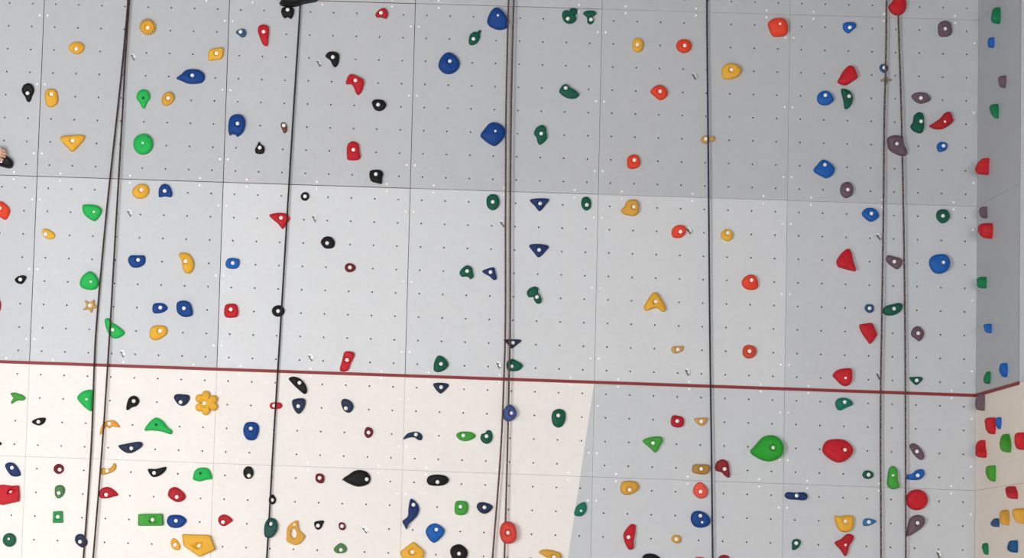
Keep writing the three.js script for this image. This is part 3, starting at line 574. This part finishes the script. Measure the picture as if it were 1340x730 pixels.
{c:'yellow',at:[2.828,2.206],h:44,b:[4,15],o:[-49,-11,-29,-45,5,-55,44,-42,60,-2,55,51,18,55,-30,45,-60,47],
 l:'yellow cup-shaped hold directly above the dark red arrow-shaped hold'},
{c:'steel2',at:[2.990,2.221],h:26,b:[-6,1],o:[-36,-24,-7,-23,22,-10,43,8,2,24,-32,20,-43,-5],
 l:'small blue drop-shaped hold beside the yellow cup-shaped hold'},
{c:'darkred',at:[2.830,2.070],h:40,b:[4,0],o:[-20,-35,8,-72,20,-54,33,-4,57,36,59,60,23,72,-20,38,-59,12],bt:1,
 l:'dark red arrow-shaped hold directly below the yellow cup-shaped hold'},
{c:'dkgreen',at:[2.527,2.062],h:26,b:[-2,8],o:[-24,-36,-3,-32,21,-7,27,22,6,36,-23,25,-27,-19],
 l:'small dark green hold low on the grey wall below the navy bar'},
{c:'purple',at:[3.286,2.684],h:31,b:[-2,0],o:[-12,-27,30,-53,46,-34,29,16,-21,53,-46,39],
 l:'purple-grey slanted oval hold beside the rope above a blue hold'},
{c:'blue2',at:[3.278,2.536],h:31,b:[13,-5],o:[-53,-29,-28,-35,30,-29,58,5,46,35,5,28,-20,6,-58,-7],
 l:'bright blue hold directly above the round red disc'},
{c:'leaf',at:[3.137,2.512],h:40,b:[-6,13],o:[-35,-55,-2,-75,36,-61,27,-11,22,56,-4,75,-23,63,-36,4],bt:1,
 l:'tall green bottle-shaped hold between the two spread ropes'},
{c:'red',at:[3.288,2.375],h:53,b:null,o:[70,3,64,28,49,49,26,63,-1,67,-27,61,-50,46,-65,23,-70,-3,-64,-28,-49,-49,-26,-63,1,-67,27,-61,50,-46,65,-23],
 l:'round red disc hold beside the rope on the lower grey wall'},
{c:'purple',at:[3.284,2.210],h:42,b:[7,17],o:[-55,-69,3,-39,49,5,55,47,19,69,-31,52,-55,-24],
 l:'purple-grey teardrop hold directly below the round red disc'},
];
const SIDE_HOLDS = [
{c:'dkgreen2',at:[0.532,5.429],h:50,o:[-38,13,-17,-26,17,-53,42,-31,38,23,24,53,-17,33,-42,43],
 l:'dark green notched hold, the topmost on the grey side wall'},
{c:'blue2',at:[0.393,5.283],h:35,o:[-14,-23,5,-33,27,-13,20,33,-14,21,-27,-3],
 l:'small blue hold high on the grey side wall under the notched green hold'},
{c:'purple',at:[0.696,4.977],h:42,o:[-18,-27,6,-37,29,-7,21,37,-18,27,-29,-2],
 l:'purple-grey hold on the grey side wall above a small green wedge'},
{c:'dkgreen2',at:[0.505,4.819],h:45,o:[-2,-26,32,-46,37,8,21,46,-37,41],
 l:'small dark green wedge hold on the grey side wall above a red hold'},
{c:'red2',at:[0.275,4.503],h:74,o:[-27,-44,7,-52,29,-39,27,10,42,40,32,52,-27,25,-42,-4],
 l:'red hold with a raised tip in the corner of the grey side wall'},
{c:'purple',at:[0.244,4.211],h:42,o:[-26,-22,-2,-37,30,-27,25,7,18,37,-2,32,-30,-2],
 l:'purple-grey hold just above a red hold on the grey side wall'},
{c:'red2',at:[0.377,4.076],h:79,o:[-30,-18,-7,-43,20,-50,40,-13,38,31,6,50,-30,41,-40,6],
 l:'red rounded hold under the purple-grey hold on the grey side wall'},
{c:'dkgreen2',at:[0.238,3.762],h:54,o:[-24,-14,-10,-35,17,-33,28,-4,17,35,-15,33,-28,11],
 l:'dark green round hold in the corner of the grey side wall'},
{c:'blue2',at:[0.380,3.454],h:44,o:[-9,-22,15,-28,23,-1,18,28,-9,28,-23,18],
 l:'small blue hold below the dark green round hold on the grey side wall'},
{c:'dkgreen2',at:[0.354,3.146],h:33,o:[-29,-16,-11,-38,18,-32,30,9,18,38,-11,33,-30,9],
 l:'dark green oval hold just above the red line on the side wall'},
{c:'blue2',at:[0.773,3.160],h:40,o:[-31,-14,-8,-43,20,-33,34,0,13,43,-22,38,-34,5],
 l:'blue oval hold just above the red line on the side wall'},
{c:'purple',at:[0.197,3.000],h:51,o:[-33,0,1,-44,36,-54,43,-29,40,39,32,54,8,39,-43,34],
 l:'purple-grey hold in the corner just below the red line on the side wall'},
{c:'red2',at:[0.483,2.830],h:59,o:[-31,7,-8,-41,15,-50,34,-31,40,7,32,50,-40,47],
 l:'red hold overlapping a small blue hold on the cream side wall'},
{c:'blue2',at:[0.630,2.841],h:28,o:[-17,-26,7,-36,29,-7,27,31,-9,36,-29,17],
 l:'small blue hold tucked against a red hold on the cream side wall'},
{c:'leaf2',at:[0.855,2.705],h:56,o:[-39,0,-12,-32,30,-58,46,-32,35,16,-12,58,-46,40],
 l:'leaf-green slanted hold between two red holds on the cream side wall'},
{c:'red2',at:[1.187,2.698],h:54,o:[-8,-45,23,-50,40,5,27,50,-23,45,-40,-2],
 l:'red hold beyond the leaf-green slanted hold on the cream side wall'},
{c:'red2',at:[0.251,2.703],h:59,o:[-40,-47,38,-55,44,-31,21,2,3,55,-44,-22],
 l:'red spiky hold in the corner of the cream side wall'},
{c:'leaf2',at:[0.491,2.534],h:51,o:[-13,-37,26,-48,39,-4,30,48,-21,42,-39,4],
 l:'leaf-green half-round hold below the red spiky hold on the cream side wall'},
{c:'darkred',at:[1.032,2.396],h:67,o:[-4,-16,25,-40,32,-8,18,8,-32,40],
 l:'small dark red slanted hold on the cream side wall above the yellow holds'},
{c:'gold',at:[0.835,2.250],h:50,o:[-25,2,-7,-34,26,-46,37,-6,16,39,-37,46],
 l:'yellow hold overlapping a blue-grey hold on the cream side wall'},
{c:'steel',at:[0.606,2.226],h:45,o:[-18,-16,11,-27,22,-8,0,27,-22,8],
 l:'small blue-grey hold under a yellow hold on the cream side wall'},
{c:'gold',at:[1.211,2.248],h:69,o:[-10,-16,34,-47,38,16,25,39,-10,47,-38,23],
 l:'yellow curved hold on the cream side wall beyond the other yellow one'},
{c:'dkgreen2',at:[0.323,2.070],h:30,o:[-8,-25,27,-37,29,16,5,37,-29,7],
 l:'dark green hold low on the cream side wall'},
{c:'tealblue',at:[1.042,2.068],h:52,o:[-20,-20,4,-35,28,-28,25,35,-12,35,-28,-4],
 l:'dark blue half-round hold low on the cream side wall'},
];
const ROPES = [
 [[-1.884,5.597],[-1.898,5.214],[-1.913,4.959],[-1.929,4.725],[-1.979,3.986],[-2.014,3.253],[-2.016,3.068],[-2.015,2.527],[-2.038,1.806],[-2.045,1.659]],
 [[-1.874,5.597],[-1.885,5.214],[-1.891,4.959],[-1.894,4.726],[-1.909,3.988],[-1.923,3.256],[-1.943,2.530],[-1.974,1.808],[-1.981,1.661]],
 [[-0.752,5.631],[-0.757,5.401],[-0.777,4.761],[-0.797,4.060],[-0.818,3.294],[-0.839,2.569],[-0.850,2.096],[-0.857,1.850],[-0.862,1.703]],
 [[0.605,5.672],[0.605,5.138],[0.606,4.804],[0.620,4.071],[0.636,3.344],[0.634,3.086],[0.626,2.621],[0.589,1.903],[0.581,1.757]],
 [[0.640,5.673],[0.638,5.342],[0.639,4.806],[0.651,4.072],[0.667,3.345],[0.667,3.087],[0.668,2.623],[0.665,1.906],[0.664,1.760]],
 [[1.894,5.710],[1.914,4.846],[1.933,4.114],[1.952,3.389],[1.973,2.669],[1.993,1.955],[1.997,1.810]],
 [[3.059,5.745],[3.057,5.164],[3.053,4.882],[3.053,4.151],[3.049,3.427],[3.048,3.071],[3.051,2.708],[3.061,1.995],[3.063,1.849]],
 [[3.125,5.747],[3.135,5.519],[3.144,5.318],[3.161,4.885],[3.183,4.156],[3.200,3.432],[3.209,2.713],[3.218,2.001],[3.220,1.855]],
];
const HANGERS = [[-1.837,5.099],[-0.617,5.096],[1.829,5.085],[-1.823,4.065],[-0.615,4.069],[1.812,4.069],[-1.833,3.142],[-0.612,3.159],[1.818,3.149],[0.606,4.075],[0.604,3.152],[-0.229,2.060],[3.435,2.034],[3.031,4.070],[3.041,3.167]];

// ---------- climbing holds ----------
// [radius, height] outline of a bolt: washer and button head with a socket
const boltGeo = new THREE.LatheGeometry([[0.0001, 0.004], [0.0034, 0.004], [0.0036, 0.0095], [0.0068, 0.0088], [0.0085, 0.006], [0.0088, 0.0034], [0.0122, 0.003], [0.0128, 0.0016], [0.0126, -0.012]].map((p) => new THREE.Vector2(...p)).reverse(), 14).rotateX(Math.PI / 2);
function resample(flat, kind) {
  const p = []; for (let i = 0; i < flat.length; i += 2) p.push([flat[i] / 1000, flat[i + 1] / 1000]);
  if (kind === 'disc' && p.length > 40) return p;
  const out = [];
  if (kind === 'facet') {
    for (let i = 0; i < p.length; i++) { const a = p[i], b = p[(i + 1) % p.length]; for (const t of [0.06, 0.36, 0.66, 0.94]) out.push([a[0] + (b[0] - a[0]) * t, a[1] + (b[1] - a[1]) * t]); }
    return out;
  }
  const c = new THREE.CatmullRomCurve3(p.map(([x, y]) => new THREE.Vector3(x, y, 0)), true, 'centripetal');
  const n = kind === 'disc' ? 60 : 56;
  for (let i = 0; i < n; i++) { const v = c.getPoint(i / n); out.push([v.x, v.y]); }
  return out;
}
const cross = (a, b, c) => (b[0] - a[0]) * (c[1] - a[1]) - (b[1] - a[1]) * (c[0] - a[0]);
function inside(p, P) { let r = false; for (let i = 0, j = P.length - 1; i < P.length; j = i++) if ((P[i][1] > p[1]) !== (P[j][1] > p[1]) && p[0] < (P[j][0] - P[i][0]) * (p[1] - P[i][1]) / (P[j][1] - P[i][1]) + P[i][0]) r = !r; return r; }
function hub(P) {                        // the point inside the outline that sees most of it
  let x0 = 9, x1 = -9, y0 = 9, y1 = -9; for (const [x, y] of P) { x0 = Math.min(x0, x); x1 = Math.max(x1, x); y0 = Math.min(y0, y); y1 = Math.max(y1, y); }
  let best = null, score = -1e9; const n = P.length;
  for (let a = 1; a < 12; a++) for (let b = 1; b < 12; b++) {
    const c = [x0 + (x1 - x0) * a / 12, y0 + (y1 - y0) * b / 12];
    if (!inside(c, P)) continue;
    let bad = 0, near = 9;
    for (let i = 0; i < n; i++) { const q = P[i], r = P[(i + 1) % n]; if (cross(c, q, r) < 0) bad++; near = Math.min(near, Math.hypot(q[0] - c[0], q[1] - c[1])); }
    const s = -bad * 0.02 + near; if (s > score) { score = s; best = c; }
  }
  return best ?? [(x0 + x1) / 2, (y0 + y1) / 2];
}
const PROFILES = {
  dome: [[1, -0.008, 0], [1, 0, 0.2], [0.99, 0, 0.4], [0.965, 0, 0.56], [0.925, 0, 0.68], [0.87, 0, 0.77], [0.8, 0, 0.84], [0.72, 0, 0.89], [0.64, 0, 0.925], [0.56, 0, 0.95], [0.48, 0, 0.965], [0.4, 0, 0.98], [0.32, 0, 0.987], [0.24, 0, 0.993], [0.16, 0, 1], [0.08, 0, 1]],
  disc: [[1, -0.008, 0], [1, 0, 0.45], [0.96, 0, 0.68], [0.88, 0, 0.82], [0.75, 0, 0.9], [0.55, 0, 0.95], [0.3, 0, 1], [0.12, 0, 1]],
  facet: [[1, -0.008, 0], [1, 0, 0.45], [0.985, 0, 0.62], [0.93, 0, 0.86], [0.9, 0, 0.9], [0.6, 0, 0.97], [0.3, 0, 1], [0.1, 0, 1]],
};
function holdGeometry(d, id) {
  const kind = d.kind ?? 'dome', P = resample(d.o, kind), c = hub(P), n = P.length, h = d.h / 1000, prof = PROFILES[kind];
  let size = 0; for (const [x, y] of P) size = Math.max(size, Math.hypot(x - c[0], y - c[1]));
  const tilt = rnd() * 6.283, lean = kind === 'dome' ? 0.22 : 0, lump = kind === 'dome' ? (size > 0.055 ? 0.06 : 0.12) : 0;
  const warp = (x, y, z) => z * (1 + lean * ((x - c[0]) * Math.cos(tilt) + (y - c[1]) * Math.sin(tilt)) / size + lump * noise.noise(x * 28 + id * 3.7, y * 28, id * 1.3));
  const heightAt = (x, y) => {
    const dx = x - c[0], dy = y - c[1], l = Math.hypot(dx, dy); if (l < 1e-6) return warp(x, y, h);
    let reach = 0;
    for (let i = 0; i < n; i++) {
      const a = P[i], b = P[(i + 1) % n], ex = b[0] - a[0], ey = b[1] - a[1], den = dx * ey - dy * ex; if (Math.abs(den) < 1e-12) continue;
      const t = ((a[0] - c[0]) * ey - (a[1] - c[1]) * ex) / den, s = ((a[0] - c[0]) * dy - (a[1] - c[1]) * dx) / den;
      if (t > 0 && s >= 0 && s <= 1) reach = Math.max(reach, t * l);
    }
    const t = Math.min(1, l / (reach || l));
    for (let i = 1; i < prof.length; i++) if (t >= prof[i][0]) { const a = prof[i - 1], b = prof[i], f = a[0] === b[0] ? 1 : (t - b[0]) / (a[0] - b[0]); return warp(x, y, h * (b[2] + (a[2] - b[2]) * f)); }
    return warp(x, y, h);
  };
  const bolts = [];
  for (const [b, type] of [[d.b, d.bt ?? 0], [d.b2, 1]]) if (b) {
    const x = b[0] / 1000, y = b[1] / 1000, r = type ? 0.0085 : 0.0132;
    let z = heightAt(x, y) * (type ? 0.9 : 0.6);
    bolts.push({ x, y, z: Math.max(z, 0.012), r, type });
  }
  const pos = [], uv = [], idx = [];
  for (const [t, base, k] of prof) for (const [px, py] of P) {
    const x = c[0] + (px - c[0]) * t, y = c[1] + (py - c[1]) * t; let z = base + warp(x, y, h * k);
    if (base === 0) for (const b of bolts) { const q = Math.hypot(x - b.x, y - b.y) / b.r; if (q < 1.7) z = Math.min(z, b.z - 0.0015 + Math.max(0, q - 1.12) * 0.06); }
    pos.push(x, y, z); uv.push(x, y);
  }
  { let z = warp(c[0], c[1], h); for (const b of bolts) { const q = Math.hypot(c[0] - b.x, c[1] - b.y) / b.r; if (q < 1.7) z = Math.min(z, b.z - 0.0015 + Math.max(0, q - 1.12) * 0.06); } pos.push(c[0], c[1], z); uv.push(c[0], c[1]); }
  const rows = prof.length, top = rows * n;
  for (let r = 0; r < rows - 1; r++) for (let i = 0; i < n; i++) { const a = r * n + i, b = r * n + (i + 1) % n, e = a + n, f = b + n; idx.push(a, b, f, a, f, e); }
  for (let i = 0; i < n; i++) idx.push((rows - 1) * n + i, (rows - 1) * n + (i + 1) % n, top);
  let g = new THREE.BufferGeometry();
  g.setAttribute('position', new THREE.Float32BufferAttribute(pos, 3)); g.setAttribute('uv', new THREE.Float32BufferAttribute(uv, 2)); g.setIndex(idx);
  if (kind === 'facet') g = g.toNonIndexed();
  g.computeVertexNormals();
  return { g, bolts };
}
// the open frame hold: a bevelled ring round its hole
function frameGeometry(d) {
  const V = (P) => P.map(([x, y]) => new THREE.Vector2(x, y));
  const s = new THREE.Shape(V(resample(d.o, 'disc'))); s.holes.push(new THREE.Path(V(resample(d.hole, 'disc')).reverse()));
  return new THREE.ExtrudeGeometry(s, { depth: 0.02, bevelEnabled: true, bevelThickness: 0.01, bevelSize: 0.006, bevelOffset: -0.006, bevelSegments: 3, curveSegments: 1 });
}
function addHold(d, id, parentAt, turn, grp) {
  const g = group('climbing_hold', ...parentAt); g.rotation.y = turn;
  tag(g, d.l, 'climbing hold', grp);
  let bolts;
  if (d.hole) { mesh('grip', frameGeometry(d), holdMat(d.c), g); bolts = [{ x: d.b[0] / 1000, y: d.b[1] / 1000, z: 0.03, type: 3 }]; }
  else { const r = holdGeometry(d, id); mesh('grip', r.g, holdMat(d.c), g); bolts = r.bolts; }
  for (const b of bolts) {
    const m = mesh('bolt', boltGeo, b.type === 2 ? RECESS_DARK : GLINT_STEEL, g); m.position.set(b.x, b.y, b.z); m.rotation.z = id;
    if (b.type) m.scale.setScalar(0.62);
    m.userData.label = b.type === 2 ? 'dark disc for the shade of an empty bolt recess' : 'bright steel bolt';
  }
}
HOLDS.forEach((d, i) => addHold(d, i, [d.at[0], d.at[1], 0.001], 0, d.at[1] > LINE ? 'climbing holds above the red line' : 'climbing holds below the red line'));
SIDE_HOLDS.forEach((d, i) => addHold(d, i + 300, [CORNER - 0.001, d.at[1], d.at[0]], -Math.PI / 2, 'climbing holds on the side wall'));

// ---------- ropes ----------
function ropeMaterial(base, fleck, amount) {
  const A = new THREE.Color(base), B = new THREE.Color(fleck);
  const t = noiseTexture(64, (u, v) => {
    const braid = Math.sin((u * 4 + v * 6) * 6.2832) * Math.sin((u * 4 - v * 6) * 6.2832), f = tile(u, v, 10, 3.3) + 0.4 * braid > amount ? 1 : 0;
    const c = A.clone().lerp(B, f).convertLinearToSRGB(); return [c.r * 255, c.g * 255, c.b * 255];
  }, true);
  t.repeat.set(60, 1);
  return new THREE.MeshStandardMaterial({ map: t, roughness: 0.9 });
}
const ROPE_MATS = {
  dark: ropeMaterial('#2a1c1c', '#6d4a45', 0.25), black: ropeMaterial('#1b1b20', '#3a3a42', 0.3), brown: ropeMaterial('#46302e', '#8a6a60', 0.2),
  blue: ropeMaterial('#23263a', '#555a70', 0.28), flecked: ropeMaterial('#3a2b29', '#b09a90', 0.22),
};
const ROPE_INFO = [
  ['dark', 'dark brown rope beside the yellow sun hold, its strand away from the hangers'],
  ['dark', 'dark brown rope beside the yellow sun hold, its strand nearer the hangers'],
  ['black', 'single black rope hanging from under the wide black ledge'],
  ['brown', 'brown rope of the close parallel pair, the strand beside the silver hangers'],
  ['brown', 'brown rope of the close parallel pair, the strand passing behind the slate blue hold'],
  ['blue', 'single blue-black rope beside the plump yellow hold and the gold brick hold'],
  ['flecked', 'flecked brown rope crossing the tiny tan cross hold near the inside corner'],
  ['flecked', 'flecked brown rope running down from the red hold at the top to the red disc'],
];
const ROPE_OFF = [0, 0.014, 0, 0.014, 0.014, 0, 0, 0];   // how far each rope hangs clear of the boards
ROPES.forEach((pts, i) => {
  const P = pts.map(([x, y], k) => new THREE.Vector3(x, y, 0.03 + ROPE_OFF[i] + 0.003 * Math.sin(k * 2.1 + i)));
  const a = P[0].clone(), z = P[P.length - 1].clone(), dir = z.clone().sub(P[P.length - 2]).setZ(0).normalize();
  P.unshift(new THREE.Vector3(a.x + (i === 1 ? 0.02 : 0), 6.9, a.z + 0.005));
  P.push(z.clone().addScaledVector(dir, 0.9), new THREE.Vector3(z.x + dir.x * 1.75, 0.02, z.z + 0.02));
  const curve = new THREE.CatmullRomCurve3(P, false, 'centripetal');
  const m = mesh(numbered('climbing_rope'), new THREE.TubeGeometry(curve, 160, 0.0058, 7), ROPE_MATS[ROPE_INFO[i][0]], scene);
  tag(m, ROPE_INFO[i][1], 'rope', 'climbing ropes hanging down the wall');
});

// ---------- bolt hangers ----------
// a plate held by a bolt, with an eyed flange folded out along its edge
const plateShape = new THREE.Shape([[-0.009, -0.02], [0.008, -0.014], [0.012, 0.006], [0.008, 0.017], [-0.009, 0.02]].map((p) => new THREE.Vector2(...p)));
const plateGeo = new THREE.ExtrudeGeometry(plateShape, { depth: 0.003, bevelEnabled: true, bevelThickness: 0.0005, bevelSize: 0.0005, bevelSegments: 1 });
const eyeShape = new THREE.Shape(); eyeShape.moveTo(-0.022, 0); eyeShape.lineTo(0.022, 0); eyeShape.lineTo(0.019, 0.014); eyeShape.absarc(0, 0.016, 0.018, 0, Math.PI, false); eyeShape.closePath();
{ const e = new THREE.Path(); e.absarc(0, 0.018, 0.01, 0, Math.PI * 2, true); eyeShape.holes.push(e); }
const eyeGeo = new THREE.ExtrudeGeometry(eyeShape, { depth: 0.0045, bevelEnabled: true, bevelThickness: 0.0005, bevelSize: 0.0005, bevelSegments: 1, curveSegments: 8 });
eyeGeo.applyMatrix4(new THREE.Matrix4().makeBasis(new THREE.Vector3(0, 1, 0), new THREE.Vector3(0, 0, 1), new THREE.Vector3(1, 0, 0)));
const SHADED_STEEL = plain(0.2, 0.2, 0.21, 0.45, 0.6);  // dark flange steel: the shade along its edge is put into the colour
const HANGER_BY = [
  'under the yellow sun hold beside the rope pair', 'next to the black drop-shaped hold', 'beside the orange hold near the blue-black rope',
  'below the yellow rounded hold beside the rope pair', 'below the small black ring hold', 'touching the round orange-red hold',
  'just above the red line under the green fin hold', 'just above the red line beside the red slanted bar', 'just above the red line below the tiny tan hold',
  'beside the brown rope pair below the dark green oval', 'beside the brown rope pair just above the red line', 'on the cream wall beside a tiny maroon ring',
  'low on the grey wall below the purple-grey teardrop', 'behind the flecked rope below the blue oval', 'behind the flecked rope just above the red line'];
HANGERS.forEach(([x, y], i) => {
  const g = group('bolt_hanger', x, y, 0.001); g.rotation.z = 0.55 + 0.25 * Math.sin(i * 3.1);
  tag(g, 'small silver bolt hanger ' + HANGER_BY[i], 'bolt hanger', 'silver bolt hangers');
  mesh('plate', plateGeo, SCREW, g);
  mesh('eye', eyeGeo, SHADED_STEEL, g).position.set(-0.0125, -0.004, 0);
  const b = mesh('bolt', boltGeo, GLINT_STEEL, g); b.scale.setScalar(0.6); b.position.set(0.001, 0.006, 0.003);
});

// ---------- a climber beyond the edge of the picture, one hand on the black hold ----------
// bones: [ax, ay, az, ra, bx, by, bz, rb]; the body is the smooth union of tapered capsules
function bodyGeometry(bones, centre, half, res, k) {
  const mc = new MarchingCubes(res, new THREE.MeshStandardMaterial(), false, false, 120000); mc.isolation = 0;
  const hs = res / 2;
  for (let z = 0; z < res; z++) for (let y = 0; y < res; y++) for (let x = 0; x < res; x++) {
    const px = centre[0] + half * (x - hs) / hs, py = centre[1] + half * (y - hs) / hs, pz = centre[2] + half * (z - hs) / hs;
    let d = 1;
    for (const [ax, ay, az, ra, bx, by, bz, rb] of bones) {
      const ux = bx - ax, uy = by - ay, uz = bz - az, l = ux * ux + uy * uy + uz * uz;
      const t = Math.max(0, Math.min(1, ((px - ax) * ux + (py - ay) * uy + (pz - az) * uz) / (l || 1)));
      const e = Math.hypot(px - ax - ux * t, py - ay - uy * t, pz - az - uz * t) - (ra + (rb - ra) * t);
      if (e > d + k) continue;
      const h = Math.max(0, Math.min(1, 0.5 + 0.5 * (d - e) / k)); d = d + (e - d) * h - k * h * (1 - h);
    }
    mc.field[x + y * res + z * res * res] = -d;
  }
  mc.update();
  const n = mc.count, g = new THREE.BufferGeometry();
  g.setAttribute('position', new THREE.BufferAttribute(mc.positionArray.slice(0, n * 3), 3));
  g.setAttribute('normal', new THREE.BufferAttribute(mc.normalArray.slice(0, n * 3), 3));
  g.scale(half, half, half).translate(...centre);
  return g;
}
{
  const SKIN = plain(0.66, 0.4, 0.31, 0.6), g = group('person', -3.2, 2.6, 0.3);
  tag(g, 'person gripping the black hold beside the wide yellow triangle with one hand', 'person');
  const o = [-3.2, 2.6, 0.3], local = (q) => q.translate(-o[0], -o[1], -o[2]);
  const neck = [-3.2, 4.02, 0.27], sR = [-3.02, 3.94, 0.25], sL = [-3.38, 3.96, 0.25], eR = [-2.97, 4.2, 0.27], wR = [-2.81, 4.375, 0.105], eL = [-3.55, 4.18, 0.24], wL = [-3.58, 4.43, 0.1];
  const chest = [-3.2, 3.8, 0.27], waist = [-3.2, 3.52, 0.27], hipR = [-3.1, 3.38, 0.26], hipL = [-3.3, 3.38, 0.26], kR = [-2.95, 3.02, 0.36], aR = [-2.99, 2.66, 0.14], kL = [-3.5, 3.15, 0.34], aL = [-3.42, 2.8, 0.13];
  const B = (a, ra, b, rb) => [...a, ra, ...b, rb];
  const arms = [B(sR, 0.058, eR, 0.044), B(eR, 0.044, wR, 0.028), B(sL, 0.058, eL, 0.044), B(eL, 0.044, wL, 0.028)];
  const torso = [B(sR, 0.06, sL, 0.06), B(chest, 0.13, waist, 0.115), B([-3.1, 3.85, 0.26], 0.1, [-3.3, 3.85, 0.26], 0.1), B(waist, 0.115, [-3.2, 3.4, 0.26], 0.12)];
  const legs = [B(hipR, 0.095, kR, 0.062), B(kR, 0.06, aR, 0.04), B(hipL, 0.095, kL, 0.062), B(kL, 0.06, aL, 0.04)];
  const feet = [B(aR, 0.04, [-2.97, 2.62, 0.05], 0.03), B(aL, 0.04, [-3.44, 2.76, 0.05], 0.03)];
  const head = [B(neck, 0.055, [-3.2, 4.14, 0.28], 0.055), B([-3.2, 4.19, 0.275], 0.082, [-3.2, 4.26, 0.285], 0.092), B([-3.19, 4.2, 0.19], 0.014, [-3.19, 4.175, 0.175], 0.016), B([-3.29, 4.2, 0.28], 0.016, [-3.292, 4.22, 0.285], 0.018), B([-3.11, 4.2, 0.28], 0.016, [-3.108, 4.22, 0.285], 0.018)];
  const body = bodyGeometry([...torso.map((b) => b.map((v, i) => (i === 3 || i === 7 ? v - 0.012 : v))), ...arms, ...legs.map((b) => b.map((v, i) => (i === 3 || i === 7 ? v - 0.01 : v))), ...feet.map((b) => b.map((v, i) => (i === 3 || i === 7 ? v - 0.008 : v))), ...head], [-3.22, 3.5, 0.25], 1.02, 128, 0.03);
  // each hand: palm, four unequal fingers curled over the edge, and a thumb off the side of the palm
  const handBones = (w, kx, ky, dx) => {
    const h = [], len = [0.062, 0.07, 0.066, 0.052];
    for (let i = 0; i < 4; i++) {
      const y = ky - 0.0195 * i, b = [kx, y, 0.088], m = [kx + dx * len[i] * 0.55, y + 0.003, 0.092], t = [kx + dx * len[i], y - 0.006, 0.066];
      h.push(B(w, 0.024, b, 0.0125), B(b, 0.0112, m, 0.0098), B(m, 0.0098, t, 0.0082));
    }
    h.push(B([w[0] + dx * 0.02, w[1] - 0.01, w[2]], 0.018, [kx - dx * 0.015, ky - 0.075, 0.082], 0.012), B([kx - dx * 0.015, ky - 0.075, 0.082], 0.012, [kx + dx * 0.016, ky - 0.078, 0.062], 0.0092));
    return h;
  };
  const handR = bodyGeometry(handBones(wR, -2.718, 4.441, 1), [-2.75, 4.4, 0.085], 0.13, 72, 0.005), handL = bodyGeometry(handBones(wL, -3.58, 4.53, -0.5), [-3.6, 4.48, 0.085], 0.13, 72, 0.005);
  mesh('body', local(mergeGeometries([body, handR, handL])), SKIN, g);
  const cloth = (name, bones, centre, half, mat) => mesh(name, local(bodyGeometry(bones, centre, half, 84, 0.03)), mat, g);
  cloth('shirt', [...torso, B(sR, 0.068, sR.map((v, i) => v + (eR[i] - v) * 0.4), 0.062), B(sL, 0.068, sL.map((v, i) => v + (eL[i] - v) * 0.4), 0.062)], [-3.2, 3.7, 0.25], 0.5, plain(0.2, 0.22, 0.26, 0.9));
  cloth('trousers', [B([-3.2, 3.46, 0.26], 0.125, [-3.2, 3.4, 0.26], 0.13), ...legs.map((b) => b.map((v, i) => (i === 3 || i === 7 ? v + 0.006 : v)))], [-3.22, 3.1, 0.27], 0.55, plain(0.06, 0.065, 0.08, 0.9));
  for (const f of feet) cloth('shoe', [f.map((v, i) => (i === 3 || i === 7 ? v + 0.006 : v))], [f[0], f[1], 0.12], 0.16, plain(0.03, 0.03, 0.03, 0.7));
  cloth('hair', [B([-3.2, 4.25, 0.3], 0.1, [-3.2, 4.28, 0.31], 0.096)], [-3.2, 4.26, 0.3], 0.16, plain(0.05, 0.035, 0.025, 0.8));
}

renderer.render(scene, camera);
